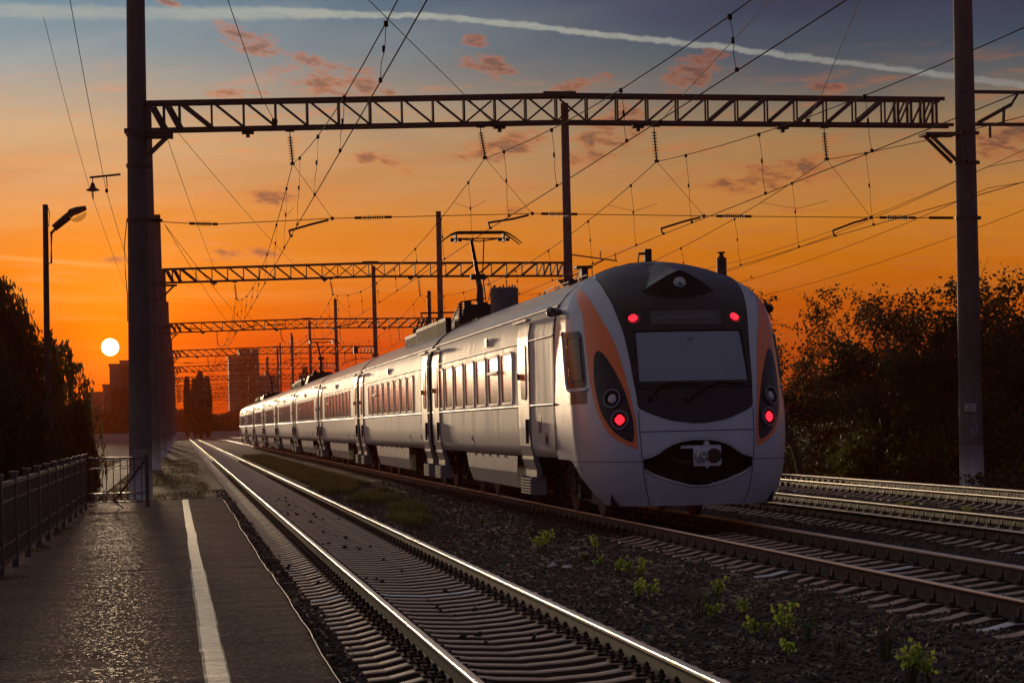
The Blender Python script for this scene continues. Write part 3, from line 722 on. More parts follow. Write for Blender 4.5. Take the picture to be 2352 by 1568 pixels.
    for s in (-1, 1):
        seam([(s * .1795, z) for z in np.linspace(.31, 1.83, 24)]).build('panel_seam', M_rub, cab)
        seam([(s * t, 1.02) for t in np.linspace(.1795, .74, 24)], .0055).build('panel_seam', M_rub, cab)
    seam([(t, 1.497) for t in np.linspace(-.1795, .1795, 16)]).build('panel_seam', M_rub, cab)
    # bumper lips round the mouth
    zs = [z for z, _ in MOUTH]
    low = [(-h, z) for z, h in reversed([q for q in MOUTH if q[0] <= .89])] + [(h, z) for z, h in MOUTH if z <= .89]
    m = MB(); m.tube([S(t, z, .0) for t, z in low], .022, 6); m.build('bumper_lip', M_cab, cab, smooth=True)
    upc = [(-h, z) for z, h in MOUTH if z >= 1.06] + [(h, z) for z, h in reversed([q for q in MOUTH if q[0] >= 1.06])]
    m = MB(); m.tube([S(t, z, .0) for t, z in upc], .014, 6); m.build('bumper_lip', M_cab, cab, smooth=True)
    # coupler
    m = MB(); cy = .02
    m.box(-.10, .34, cy, cy + .05, .93, 1.26); m.box(-.30, -.10, cy + .01, cy + .04, 1.215, 1.262); m.prism([(.07, 1.26), (.17, 1.26), (.155, 1.32), (.12, 1.345), (.085, 1.32)], cy, cy + .05); m.prism([(.08, .93), (.16, .93), (.12, .885)], cy, cy + .05)
    m.box(.30, .352, cy - .01, cy + .02, .95, 1.25)
    m.build('coupler_plate', M_plate, cab)
    m = MB(); m.lathe([(.115, 0), (.11, -.06), (.085, -.15), (.07, -.16)], 20, 'y', (.02, cy, 1.09)); m.lathe([(.045, -.155), (.03, -.2)], 12, 'y', (.02, cy, 1.09)); m.build('coupler_cone', M_plate, cab, smooth=True)
    m = MB(); m.lathe([(.095, -.002), (.092, -.012)], 20, 'y', (.235, cy, 1.09)); m.build('coupler_cup', M_black, cab)
    m = MB(); m.lathe([(.12, 0), (.12, -.02), (.10, -.022)], 22, 'y', (.235, cy, 1.09)); m.build('coupler_collar', M_iron, cab)
    for bx, bz_, br_ in ((.12, 1.295, .025), (-.06, .97, .012), (.31, .97, .012)):
        m = MB(); m.lathe([(br_, 0), (br_, -.03)], 8, 'y', (bx, cy, bz_)); m.build('coupler_bolt', M_plate, cab)
    m = MB(); m.tube([(.1, .45, .98), (.12, .05, 1.02)], .11, 10); m.tube([(-.5, .3, 1.1), (-.3, .12, 1.0), (-.12, .06, .98)], .03, 6); m.tube([(.6, .25, 1.0), (.45, .12, .92), (.5, .1, .85)], .025, 6); m.build('coupler_shaft', M_iron, cab)
    # wipers
    for a, b, c_, d in (((-.135, 2.03), (-.098, 2.20), (-.055, 2.27), (.010, 2.235)), ((-.018, 1.99), (.022, 2.20), (.062, 2.27), (.14, 2.235))):
        m = MB(); m.tube([S(*a, .03), S(*b, .05), S(*c_, .055)], [.028, .020, .014], 6); m.tube([S(b[0] * .4 + c_[0] * .6, 2.262, .05), S(*d, .04)], .012, 5); m.lathe([(.05, 0), (.035, -.05)], 10, 'y', tuple(S(*a, .02))); m.build('wiper', M_black, cab)
    # cab side windows
    for s in (-1, 1):
        WL = smooth_tab([(2.24, -.61), (2.30, -.627), (3.1, -.604), (3.17, -.588)]); WR = smooth_tab([(2.24, -.435), (2.3, -.426), (3.1, -.428), (3.18, -.445)])
        f = (lambda T_: T_) if s < 0 else mirror_tab
        a, b = f(WL), f(WR); a, b = (a, b) if s < 0 else (b, a)
        patch('side_window_recess', dens_rows(a, b, 2.24, 3.18, 14), M_mask, cab, .006, 12)
        c1, c2 = (-.566, -.447) if s < 0 else (.447, .566)
        patch('side_window', [(z, c1, c2) for z in np.linspace(2.36, 3.06, 10)], mat('cab_side_glass', (.05, .045, .045), .3), cab, .016, 8)
        m = MB(); m.tube([S(t, z, .016) for t, z in ((c1, 2.35), (c2, 2.35), (c2, 3.07), (c1, 3.07), (c1, 2.35))], .016, 5); m.build('side_window_frame', mat('grey_frame', (.16, .155, .16), .4), cab)
        m = MB(); m.tube([S(s * t, z, .004) for t, z in ((.66, 3.2), (.65, 2.9), (.645, 2.35), (.63, 2.22), (.58, 2.19), (.45, 2.19), (.42, 2.2))], .026, 6); m.build('side_window_sill', M_cab, cab, smooth=True)
        c1, c2 = (-.70, -.432) if s < 0 else (.432, .70)
        patch('cab_step_panel', [(1.97, c1 + .03, c2 - .01), (2.0, c1, c2), (2.08, c1, c2), (2.18, c1 - .005, c2)], mat('dark_panel', (.07, .065, .07), .35), cab, .006, 10)
        # rear view camera
        m = MB(); q = S(s * .80, 3.57, .0); m.tube([q, q + Vector((s * .10, -.02, 0)), q + Vector((s * .20, -.10, 0)), q + Vector((s * .22, -.26, 0)), q + Vector((s * .20, -.30, 0))], [.045, .07, .09, .085, .05], 8); m.build('side_camera', M_black if s > 0 else mat('camera_grey', (.10, .09, .095), .4), cab, smooth=True)
    # underside of the nose and inner bulkhead, hatch marks on the skirt
    m = MB(); m.grid([[(x, y, .33) for x in (-1.35, 0, 1.35)] for y in (.5, 1.2, 3.2)]); m.box(-1.35, 1.35, .55, 2.2, .30, 1.1); m.build('nose_underside', M_black, cab)
    for zz_, ta in ((.93, .60), (.93, .68)):
        m = MB(); m.tube([S(-ta, zz_, .003), S(-ta + .045, zz_, .003), S(-ta + .045, zz_ - .05, .003), S(-ta + .02, zz_ - .05, .003)], .004, 4); m.build('hatch_mark', M_rub, cab)
def led(t, z, r, cab, off):
    """red lamp made of small diodes"""
    p = S(t, z, off); nv = cabn(t, z); u = nv.cross(Vector((0, 0, 1))).normalized(); v = u.cross(nv).normalized(); m = MB()
    n_ = 0
    for i in range(-3, 4):
        for j in range(-3, 4):
            c_ = p + u * (i * r / 3.2) + v * (j * r / 3.2)
            if (i * i + j * j) ** .5 > 3.3: continue
            m.lathe([(r * .145, 0), (r * .06, .004)], 6, 'y', tuple(c_ + nv * .01)); n_ += 1
    k = len(m.f); m.v.append(tuple(p)); b = len(m.v) - 1; m.v += [tuple(p + (u * math.cos(a * .3927) + v * math.sin(a * .3927)) * r) for a in range(16)]
    for a in range(16): m.f.append((b, b + 1 + a, b + 1 + (a + 1) % 16)); m.mi.append(1)
    o = m.build('tail_lamp', [M_red, mat('red_reflector', (.4, .01, .02), .3, emit=((1., .01, .03), .6)) if 'red_reflector' not in bpy.data.materials else bpy.data.materials['red_reflector']], cab)
    return o
cab = build_cab(train); cab_details(cab)

PROF = [(1.60, 1.05), (1.70, 1.06), (1.765, 1.25), (1.78, 1.6), (1.78, 3.0), (1.775, 3.3), (1.745, 3.45), (1.70, 3.62), (1.62, 3.75), (1.50, 3.90), (1.30, 4.06), (1.05, 4.20), (.75, 4.33), (.42, 4.42), (0, 4.46)]
def carriage_mb(L_):
    m = MB(); pr = PROF + [(-x, z) for x, z in reversed(PROF[:-1])]; rows = []
    ny = max(2, int(L_ / .6))
    for i in range(ny + 1):
        y = L_ * i / ny; rows.append([(x, y, z) for x, z in pr])
    m.grid(rows); q_ = len(pr) - 1; m.mi = [2 if (a_ % q_) >= 8 and (a_ % q_) < q_ - 8 else 0 for a_ in range(len(m.f))]; m.m = 1; k_ = [(x * 1.003, 1.04 + (z - 1.04) * 1.002) for x, z in pr]; m.grid([[(x, -.06, z) for x, z in k_], [(x, .05, z) for x, z in k_]]); m.grid([[(x, L_ - .05, z) for x, z in k_], [(x, L_ + .06, z) for x, z in k_]]); m.quad(*[(x, -.06, z) for x, z in k_]); m.quad(*[(x, L_ + .06, z) for x, z in reversed(k_)]); m.m = 0; m.quad((-1.6, 0, 1.05), (-1.6, L_, 1.05), (1.6, L_, 1.05), (1.6, 0, 1.05))
    return m
def xprof(z): return lerp([(b, a) for a, b in PROF[:10]], z)
def side_panel(m, y0, y1, z0, z1, s, off, rad=0., n_=6):
    """rounded plate following the side at height z"""
    x = lambda z: s * (xprof(z) + off)
    if rad <= 0:
        zs = np.linspace(z0, z1, max(2, int((z1 - z0) / .25)))
        m.grid([[(x(z), y0, z), (x(z), y1, z)] for z in zs]) ; 
        for ya, yb in ((y0, y0), (y1, y1)): m.grid([[(x(z), ya, z), (s * xprof(z), ya, z)] for z in zs])
        return
    pts = []
    for cy_, cz_, a0 in ((y1 - rad, z1 - rad, 0), (y0 + rad, z1 - rad, 90), (y0 + rad, z0 + rad, 180), (y1 - rad, z0 + rad, 270)):
        for k in range(n_): a = math.radians(a0 + 90 * k / (n_ - 1)); pts.append((cy_ + rad * math.cos(a), cz_ + rad * math.sin(a)))
    m.quad(*[(x(z), y, z) for y, z in pts])
M_band = mat('window_band_paint', (.60, .57, .52), .5, .1, noise=(1, .4), c2=(.48, .455, .41), streak=(1, 4, .4))
def win_mesh(w_, h_, opener=False):
    m = MB(); m.m = 0
    side_panel(m, -w_ / 2, w_ / 2, 2.08, 2.08 + h_, -1, .010, .13); m.m = 1
    # frame ring
    def ringpts(rad, g_): 
        pts = []
        for cy_, cz_, a0 in ((w_/2 - .13, 2.08 + h_ - .13, 0), (-w_/2 + .13, 2.08 + h_ - .13, 90), (-w_/2 + .13, 2.21, 180), (w_/2 - .13, 2.21, 270)):
            for k in range(5): a = math.radians(a0 + 22.5 * k); pts.append((-(xprof(2.5) + g_), cy_ + (.13 + rad) * math.cos(a), cz_ + (.13 + rad) * math.sin(a)))
        return pts + pts[:1]
    m.grid([ringpts(-.025, .013), ringpts(-.022, .018), ringpts(.022, .018), ringpts(.03, .001)])
    if opener: m.bar((-(xprof(2.5) + .016), -w_ / 2, 2.08 + h_ * .66), (-(xprof(2.5) + .016), w_ / 2, 2.08 + h_ * .66), .05)
    return m.mesh('window', [M_glass, M_band])
WIN = win_mesh(1.42, .98); WINO = win_mesh(1.42, .98, True); WINS = win_mesh(.72, .98)
def door_mesh():
    m = MB(); m.m = 0
    # leaf follows the body and reaches below it
    z_ = [.66, .8, 1.0, 1.06, 1.25, 1.6, 2.4, 3.0, 3.3, 3.45, 3.52]
    xx_ = lambda z: -((1.66 if z < .9 else (1.72 if z < 1.1 else xprof(z))) + .025)
    m.grid([[(xx_(z), -.62, z), (xx_(z), .62, z)] for z in z_])
    m.grid([[(xx_(z) + .1, -.62, z), (xx_(z), -.62, z)] for z in z_]); m.grid([[(xx_(z), .62, z), (xx_(z) + .1, .62, z)] for z in z_])
    m.m = 1
    for y in (-.635, .635): m.grid([[(xx_(z) - .012, y - .018, z), (xx_(z) - .012, y + .018, z)] for z in z_])
    m.m = 2; 
    pts = []
    for cy_, cz_, a0 in ((.16, 3.0, 0), (-.16, 3.0, 90), (-.16, 2.25, 180), (.16, 2.25, 270)):
        for k in range(4): a = math.radians(a0 + 30 * k); pts.append((-1.812, cy_ + .13 * math.cos(a), cz_ + .13 * math.sin(a)))
    m.quad(*pts); m.m = 3
    m.box(-1.86, -1.76, -.78, .78, 3.56, 3.61); m.m = 1
    m.box(-1.86, -1.80, -.50, -.46, 1.3, 1.75); m.box(-1.84, -1.80, .50, .56, 2.5, 2.62)
    return m.mesh('door', [M_whited, M_rub, M_glass, M_white])
DOOR = door_mesh()
def steps_mesh():
    m = MB()
    for i in range(6): m.box(-1.80, -1.50, -.55, .55, .36 + i * .052, .385 + i * .052)
    for y in (-.56, .54): m.box(-1.78, -1.5, y, y + .03, .34, .68)
    return m.mesh('door_steps', M_frame)
STEPS = steps_mesh()
def skirt_mesh(L_):
    m = MB(); m.m = 0
    a, b = .45, L_ - .35
    for s in (-1, 1):
        m.grid([[(s * 1.62, a + .55, .42), (s * 1.62, b - .35, .42)], [(s * 1.70, a + .25, .72), (s * 1.70, b - .2, .72)], [(s * 1.72, a, 1.04), (s * 1.72, b, 1.04)]] if s > 0 else [[(s * 1.72, a, 1.04), (s * 1.72, b, 1.04)], [(s * 1.70, a + .25, .72), (s * 1.70, b - .2, .72)], [(s * 1.62, a + .55, .42), (s * 1.62, b - .35, .42)]])
    for k in range(1, 6):
        y = a + .6 + (b - a - .9) * k / 6
        m.box(-1.73, -1.715, y - .012, y + .012, 1.0, 1.07)
    m.m = 1; m.box(-1.45, 1.45, a + .7, b - .5, .38, 1.0)
    return m.mesh('skirt', [M_skirt, M_under])
def wheelset():
    m = MB()
    for s in (-1, 1): m.lathe([(.40, -.07), (.475, -.065), (.49, -.04), (.455, -.03), (.455, .07), (.36, .075), (.12, .06), (.10, .13), (.0, .135)], 20, 'x', (s * .80, 0, .45)) if s > 0 else m.lathe([(.40, .07), (.475, .065), (.49, .04), (.455, .03), (.455, -.07), (.36, -.075), (.12, -.06), (.10, -.13), (.0, -.135)], 20, 'x', (-.80, 0, .45))
    m.tube([(-.8, 0, .45), (.8, 0, .45)], .08, 8)
    return m.mesh('wheelset', M_wheel)
WSET = wheelset()
def bogie():
    m = MB()
    for s in (-1, 1):
        m.prism([(-1.75, .55), (-1.1, .55), (-.6, .42), (.6, .42), (1.1, .55), (1.75, .55), (1.75, .72), (-1.75, .72)], s * 1.08 - .07, s * 1.08 + .07, 'x')
        for y in (-1.27, 1.27):
            m.box(s * 1.18 - .1, s * 1.18 + .1, y - .16, y + .16, .32, .58)
            for d in (-.26, .26):
                for q in range(5): m.lathe([(.075, .56 + q * .045), (.09, .575 + q * .045), (.075, .59 + q * .045)], 8, o=(s * 1.15, y + d, 0))
            m.tube([(s * 1.28, y + .4 * (1 if y < 0 else -1), .85), (s * 1.28, y + .15, .45)], .045, 6)
        m.lathe([(.22, .68), (.26, .78), (.22, .88), (.26, .98), (.2, 1.05)], 14, o=(s * 1.0, 0, 0))
        m.tube([(s * 1.25, -.9, .9), (s * 1.25, .1, .75), (s * 1.3, .6, .4)], .03, 5)
    m.box(-1.1, 1.1, -.35, .35, .45, .8)
    m.box(-1.0, 1.0, -2.0, 2.0, .9, 1.03)
    return m.mesh('bogie', M_under)
BOG = bogie()
def rooftrim(L_):
    m = MB()
    for s in (-1, 1):
        m.grid([[(s * (xprof(3.70) + .0), 0, 3.685), (s * (xprof(3.70)), L_, 3.685)], [(s * (xprof(3.70) + .035), 0, 3.70), (s * (xprof(3.70) + .035), L_, 3.70)], [(s * (xprof(3.72) + .03), 0, 3.722), (s * (xprof(3.72) + .03), L_, 3.722)], [(s * xprof(3.74), 0, 3.74), (s * xprof(3.74), L_, 3.74)]])
    return m
def belt(L_, z, h=.028):
    m = MB()
    for s in (-1, 1):
        x = xprof(z); m.grid([[(s * x, 0, z - h), (s * x, L_, z - h)], [(s * (x + .02), 0, z - h * .6), (s * (x + .02), L_, z - h * .6)], [(s * (x + .02), 0, z + h * .5), (s * (x + .02), L_, z + h * .5)], [(s * x, 0, z + h), (s * x, L_, z + h)]])
    return m
_cache = {}
def shared(key, fn):
    if key not in _cache: _cache[key] = fn()
    return _cache[key]
def small_vent():
    m = MB(); m.box(-1.80, -1.755, -.12, .12, 3.30, 3.48)
    for k in range(5): m.box(-1.815, -1.80, -.11, .11, 3.315 + k * .033, 3.328 + k * .033)
    return m.mesh('wall_vent', M_trim)
def socket():
    m = MB(); m.m = 0; m.box(-1.776, -1.75, -.16, .16, 1.26, 1.50); m.m = 1; m.box(-1.779, -1.77, -.12, .12, 1.31, 1.44)
    return m.mesh('service_socket', [M_frame, M_black])
VENT = small_vent(); SOCK = socket()
def number_panel():
    m = MB(); m.m = 0
    for y in (-.14, .02): m.box(-1.795, -1.78, y, y + .12, 1.6, 2.0) if 0 else m.box(-1.785, -1.77, y - .06, y + .08, 1.50, 1.86)
    return m.mesh('notice_plate', mat('notice_grey', (.16, .15, .15), .5))
NOTE = number_panel()
def band_mesh(L_):
    m = MB(); side_panel(m, 0, L_, 2.035, 3.175, -1, .004); side_panel(m, 0, L_, 2.035, 3.175, 1, .004); return m.mesh('window_band', M_band)
def carriage(y0, L_, first=False, last=False, idx=1):
    c = shared(('body', L_), lambda: carriage_mb(L_).mesh('carriage', [M_white, M_rub, M_roofp], True))
    # flat ends read better unsmoothed
    o = obj('carriage', c, train, (0, y0, 0))
    def sub(name, me, x=0., y=0., z=0.): return obj(name, me, o, (x, y, z))
    sub('roof_gutter', shared(('gut', L_), lambda: rooftrim(L_).mesh('roof_gutter', M_trim, True)))
    sub('belt_moulding', shared(('b1', L_), lambda: belt(L_, 2.0).mesh('belt_moulding', M_trim, True)))
    sub('belt_moulding', shared(('b2', L_), lambda: belt(L_, 3.2, .018).mesh('belt_moulding', M_trim, True)))
    if first:
        doors = [3.15, L_ - .95]; wins = [(5.3 + 1.83 * i, WIN if i not in (1,) else WINO) for i in range(6)] + [(5.3 + 1.83 * 6 - .35, WINS)]; bog = [1.75, L_ - 3.6]; sk = (4.1, L_ - 5.6)
        sub('notice_plate', NOTE, y=1.55); sub('service_socket', SOCK, y=.85); sub('service_socket', SOCK, y=10.6)
        sub('wall_vent', VENT, y=8.0)
        ww = [(a, b) for a, b in wins]
    else:
        doors = [.95, L_ - .95]; bog = [3.3, L_ - 3.3]; sk = (5.4, L_ - 5.4)
        ww = [(4.6 + 1.83 * i, WIN if i != 6 else WINO) for i in range(8)]
        sub('service_socket', SOCK, y=5.0); sub('wall_vent', VENT, y=11.); sub('service_socket', SOCK, y=2.2)
    if last: doors = [.95, L_ - 3.2]
    for d in doors: sub('door', DOOR, y=d); sub('door_steps', STEPS, y=d)
    b0, b1 = (4.3, L_ - 1.75) if first else (2.0, L_ - 2.0)
    if last: b1 = L_ - 4.2
    sub('window_band', shared(('wb', round(b1 - b0, 2)), lambda: band_mesh(b1 - b0)), y=b0)
    for y, me in ww: sub('window', me, y=y)
    for b in bog:
        sub('bogie', BOG, y=b)
        for dy in (-1.27, 1.27): sub('wheelset', WSET, y=b + dy)
    k = sk[1] - sk[0]; sub('skirt', shared(('sk', round(k, 2)), lambda: skirt_mesh(k)), y=sk[0])
    if not last: 
        m = MB()
        pr = [(x * .93, .2 + z * .94) for x, z in PROF] ; pr = pr + [(-x, z) for x, z in reversed(pr[:-1])]
        sub('gangway_bellows', shared('bel', lambda: (m.grid([[(x * (1 - .02 * (i % 2)), i * .1, z) for x, z in pr] for i in range(8)]) or m).mesh('gangway_bellows', M_rub)), y=L_ - .02)
    return o
CL = 22.5; JOINT = 54.67 - T0[1]
c1 = carriage(CABL, JOINT - .35 - CABL, first=True)
cars = [c1]
for i in range(8):
    y0 = JOINT + .3 + i * CL; cars.append(carriage(y0, CL - .65, last=(i == 7)))
# roof equipment
def sub(name, mb, par, mt, **k): return mb.build(name, mt, par, **k)
def louvre_box(m, y0, y1, x0=-1.28, x1=-1.12, z0=4.02, z1=4.50):
    m.box(x0, x1, y0, y1, z1 - .09, z1); m.box(x0, x1, y0, y1, z0, z0 + .05)
    y = y0
    while y < y1: m.box(x0, x1, y, y + .035, z0, z1); y += .18
    m.box(x0 + .06, x1 - .03, y0, y1, z0 + .1, z1 - .08)
def ins_post(m, x, y, z0, h, r=.07, n_=6):
    m.tube([(x, y, z0), (x, y, z0 + h)], r * .5, 6)
    for k in range(n_): zc = z0 + h * (k + .5) / n_; m.lathe([(r * .5, zc - .02), (r, zc - .01), (r, zc + .004), (r * .5, zc + .02)], 10, o=(x, y, 0))
def panto_raised(par, y, zt):
    """half-scissor current collector, raised"""
    m = MB(); m.box(-.55, .55, y - .1, y + 1.5, 4.74, 4.82); m.box(-.15, .15, y - .25, y + .2, 4.8, 5.0); m.box(-.5, -.3, y - .2, y, 4.82, 5.05)
    for x in (-.5, .5):
        for yy_ in (y, y + 1.4): ins_post(m, x, yy_, 4.38, .38)
    m.box(-.8, .8, y - .3, y + 1.7, 4.36, 4.44)
    f = m.build('collector_base', M_roof, par)
    k = Vector((0, y + .55, 5.72)); m = MB(); m.tube([(-.05, y - .1, 4.92), (.0, y + .15, 5.4), k], [.11, .085, .07], 8); m.tube([(.14, y, 4.9), (.14, y + .5, 5.66)], .02, 5); m.box(-.2, .2, y + .45, y + .68, 5.68, 5.82); m.tube([(.3, y + .6, 5.7), (.36, y + .4, 5.4), (.2, y + .1, 5.05)], .012, 4); m.build('lower_arm', M_roof, par)
    m = MB(); m.tube([(0, y + .55, 5.8), (-.22, y + .1, zt - .2)], [.06, .045], 8); m.tube([(.13, y + .5, 5.8), (.13, y + .1, zt - .18)], .018, 5); m.bar((-.7, y + .1, zt - .16), (.7, y + .1, zt - .16), .035); m.bar((-.6, y + .1, zt - .16), (0, y + .1, zt - .24), .03); m.bar((.6, y + .1, zt - .16), (0, y + .1, zt - .24), .03); m.build('upper_arm', M_iron, par)
    m = MB()
    for dy in (-.12, .30):
        pts = [(-1.15, y + dy, zt - .32), (-.95, y + dy, zt - .16), (-.78, y + dy, zt - .05), (-.62, y + dy, zt), (.62, y + dy, zt), (.78, y + dy, zt - .05), (.95, y + dy, zt - .16), (1.15, y + dy, zt - .32)]
        m.tube(pts, [.015, .02, .026, .03, .03, .026, .02, .015], 6)
    for x in (-.66, .66): m.box(x - .02, x + .02, y - .12, y + .3, zt - .26, zt); m.box(x - .16, x - .05, y - .05, y + .12, zt - .24, zt - .16); m.box(x + .05, x + .16, y - .05, y + .12, zt - .24, zt - .16)
    m.build('collector_head', M_iron, par)
def panto_folded(par, y):
    m = MB()
    for x in (-.5, .5):
        for yy_ in (y, y + 1.4): ins_post(m, x, yy_, 4.38, .32)
    m.bar((-.5, y - .2, 4.75), (.5, y + 1.9, 4.85), .06); m.bar((-1.0, y + 1.8, 4.86), (1.0, y + 1.8, 4.86), .04); m.bar((-.2, y, 4.78), (-.1, y + 1.8, 4.92), .08); m.box(-.3, .3, y - .2, y + .3, 4.7, 4.85)
    m.build('folded_collector', M_roof, par)
def roof_gear(par, rich=True):
    m = MB(); louvre_box(m, .3, 1.9); louvre_box(m, 2.0, 4.4); louvre_box(m, 4.5, 7.2); louvre_box(m, 7.3, 10.5, z1=4.42); m.build('louvred_cover', mat('cover_brown', (.045, .032, .028), .6) if 'cover_brown' not in bpy.data.materials else bpy.data.materials['cover_brown'], par)
    m = MB(); m.prism([(-1.0, 4.1), (1.0, 4.1), (.85, 4.72), (-.8, 4.72)], .2, 2.2); m.prism([(-1.0, 4.1), (1.0, 4.1), (.8, 4.66), (-.8, 4.66)], 4.9, 8.8); m.box(-.3, .7, 2.3, 2.9, 4.4, 4.95); m.build('roof_housing', M_roof, par)
    m = MB()
    for y in (9.2, 10.4, 11.8, 12.6): ins_post(m, -.75, y, 4.3, .48); ins_post(m, .3, y, 4.38, .42)
    m.tube([(-.75, 9.2, 4.8), (-.75, 9.8, 4.95), (-.75, 10.4, 4.8), (-.75, 11.1, 4.98), (-.75, 11.8, 4.8), (-.75, 12.6, 4.8)], .03, 6)
    for k in range(7): m.tube([(-.75 + .16 * k, 9.2 + .5 * k, 4.75), (-.7 + .16 * k, 9.5 + .5 * k, 5.0), (-.6 + .15 * k, 9.8 + .5 * k, 4.6)], .018, 5)
    m.tube([(-.9, 8.6, 4.8), (-.9, 9.3, 5.1), (.4, 9.5, 5.12), (.5, 9.0, 4.75)], .03, 6)
    m.build('busbar', M_roof, par)
gear = [1, 4, 7]
for gi in gear:
    roof_gear(cars[gi])
y_p = 57.6 - (T0[1] + JOINT + .3)
panto_raised(cars[1], y_p - .1, 6.93)
panto_raised(cars[4], 1.6, 6.86); panto_raised(cars[7], 1.6, 6.84)
# front car roof: drum, cable, grab rails, antenna
q = cars[0]
m = MB(); m.lathe([(.36, 4.15), (.36, 5.12), (.34, 5.15), (.10, 5.16)], 22, o=(.05, 17.3, 0)); 
for a in range(7): m.lathe([(.02, 5.14), (.02, 5.22)], 6, o=(.05 + .28 * math.cos(a * .9), 17.3 + .28 * math.sin(a * .9), 0))
m.build('roof_drum', mat('drum_grey', (.10, .09, .095), .6, noise=(2, .6)), q)
m = MB(); ins_post(m, -1.0, 17.95, 4.2, .62, .08, 8); m.tube([(-1.0, 17.95, 4.84), (-1.0, 19.9, 4.4)], .02, 5); m.tube([(-1.0, 17.95, 4.84), (-.3, 18.3, 4.95)], .02, 5); m.build('roof_insulator', M_roof, q)
m = MB()
for y in (1.0, 2.6, 4.2): 
    m.tube([(-.95, y, 4.24), (-.95, y, 4.31), (-.95, y + 1.3, 4.31), (-.95, y + 1.3, 4.24)], .014, 5)
m.build('roof_rail', M_frame, q)
m = MB(); m.box(-1.05, -.75, 17.9, 18.8, 4.2, 4.5); m.box(-.95, .9, 17.8, 18.6, 4.3, 4.62); m.tube([(-1.1, 14., 4.21), (-1.1, 17.6, 4.21)], .02, 5); m.build('roof_box', M_roof, q)
m = MB(); m.box(-.05, .07, .22, .34, 4.42, 4.70); m.box(-.16, -.05, .24, .30, 4.60, 4.64); m.tube([(-.15, .27, 4.6), (-.17, .27, 4.45)], .012, 5); m.build('antenna', M_roof, q)
m = MB(); m.box(-.95, -.83, 1.5, 1.75, 4.22, 4.50); m.box(-1.05, -.75, 1.45, 1.8, 4.47, 4.51); m.lathe([(.09, 4.2), (.09, 4.3)], 10, o=(-1.0, 2.1, 0)); m.tube([(-.9, 1.7, 4.5), (-.9, 2.6, 4.3)], .014, 5); m.build('roof_horn', M_roof, q)
# ------------------------------------------------------------------ overhead line gantries
GY = [57.] + [57. + 58.4 * i for i in range(1, 10)]
XL, XR, XM = -1.17, 21.9, 10.4
def trz(x): return lerp([(-.72, 9.64), (10.4, 9.86), (21.3, 9.76)], x)     # underside of the beam
TH = .73
def pole_mesh(zt, r0, r1, base):
    m = MB(); m.m = 1; m.tube([(0, 0, -.7), (0, 0, base)], [r0, r0 - .01], 22); m.m = 0
    zs = np.linspace(base, zt, 9); m.tube([(0, 0, z) for z in zs], [r0 - .012 + (r1 - r0) * (z - base) / (19 - base) for z in zs], 22)
    return m.mesh('pole', [M_pole, M_polew], True)
POLEL = pole_mesh(19.4, .315, .225, 1.23); POLER = pole_mesh(19.4, .345, .245, .76); POLES = pole_mesh(19.3, .29, .225, .76); POLES2 = pole_mesh(19.2, .31, .225, 1.2)
CELLS = [-.66, -.25, .16] + [.16 + (19.6 - .16) * i / 23 for i in range(1, 24)] + [19.98, 20.36, 20.74, 21.1]
def brace_mesh(dx, dz, w_):
    m = MB(); m.bar((0, 0, 0), (dx, 0, dz), w_); return m.mesh('brace', M_steel)
def crossbeam():
    m = MB()
    for z0, w_ in ((0, .088), (TH, .095)):
        for y in (-.2, .2):
            xs = [-.78, 10.4, 21.35] if z0 else [-1.3, 10.4, 21.6]
            for a, b in zip(xs, xs[1:]): m.bar((a, y, trz(max(a, -.72)) + z0), (b, y, trz(min(b, 21.3)) + z0), w_)
    for x in CELLS[::2]:
        m.bar((x, -.2, trz(x)), (x, .2, trz(x)), .05, ref=Vector((1, 0, 0))); m.bar((x, -.2, trz(x) + TH), (x, .2, trz(x) + TH), .05, ref=Vector((1, 0, 0)))
    m.box(XM - .45, XM + .45, -.24, .24, trz(XM) + TH + .05, trz(XM) + TH + .09)
    return m.mesh('crossbeam', M_steel)
CBM = crossbeam()
def bracket(s):
    m = MB(); x = XL if s < 0 else XR; d = 1 if s < 0 else -1; z = 9.6
    m.box(min(x, x + d * 1.05), max(x, x + d * 1.05), -.38, .38, z - .17, z - .08) if 0 else m.box(min(x + d * .2, x + d * 1.15), max(x + d * .2, x + d * 1.15), -.3, .3, z - .13, z - .05)
    for y in (-.2, .2): m.bar((x + d * .98, y, z - .12), (x + d * .22, y, z - .85), .08)
    return m.mesh('bracket', M_steel)
BRL, BRR = bracket(-1), bracket(1)
m = MB(); m.tube([(0, 0, -.04), (0, 0, .05)], .292, 20); m.box(.27, .36, -.05, .05, -.04, .05); COLL = m.mesh('collar', M_steel)
def discs(m, a, b, n_=10, r=.075):
    a = Vector(a); b = Vector(b); d = (b - a)
    m.tube([a, b], .022, 6)
    for k in range(n_):
        c_ = a + d * (k + .5) / n_; e_ = d.normalized() * .018
        m.tube([c_ - e_, c_, c_ + e_ * .4], [.03, r, .03], 8)
SUSP = [(3.07, 3.12, 8.77), (8.23, 8.33, 8.91), (13.05, 13.10, 8.80), (17.9, 17.95, 8.84)]
PIV = [(4.15, 7.29), (9.6, 7.38), (14.4, 7.28), (19.2, 7.2)]
TIP = [(3.1, 6.81), (8.5, 6.98), (13.3, 6.78), (18.2, 6.68)]
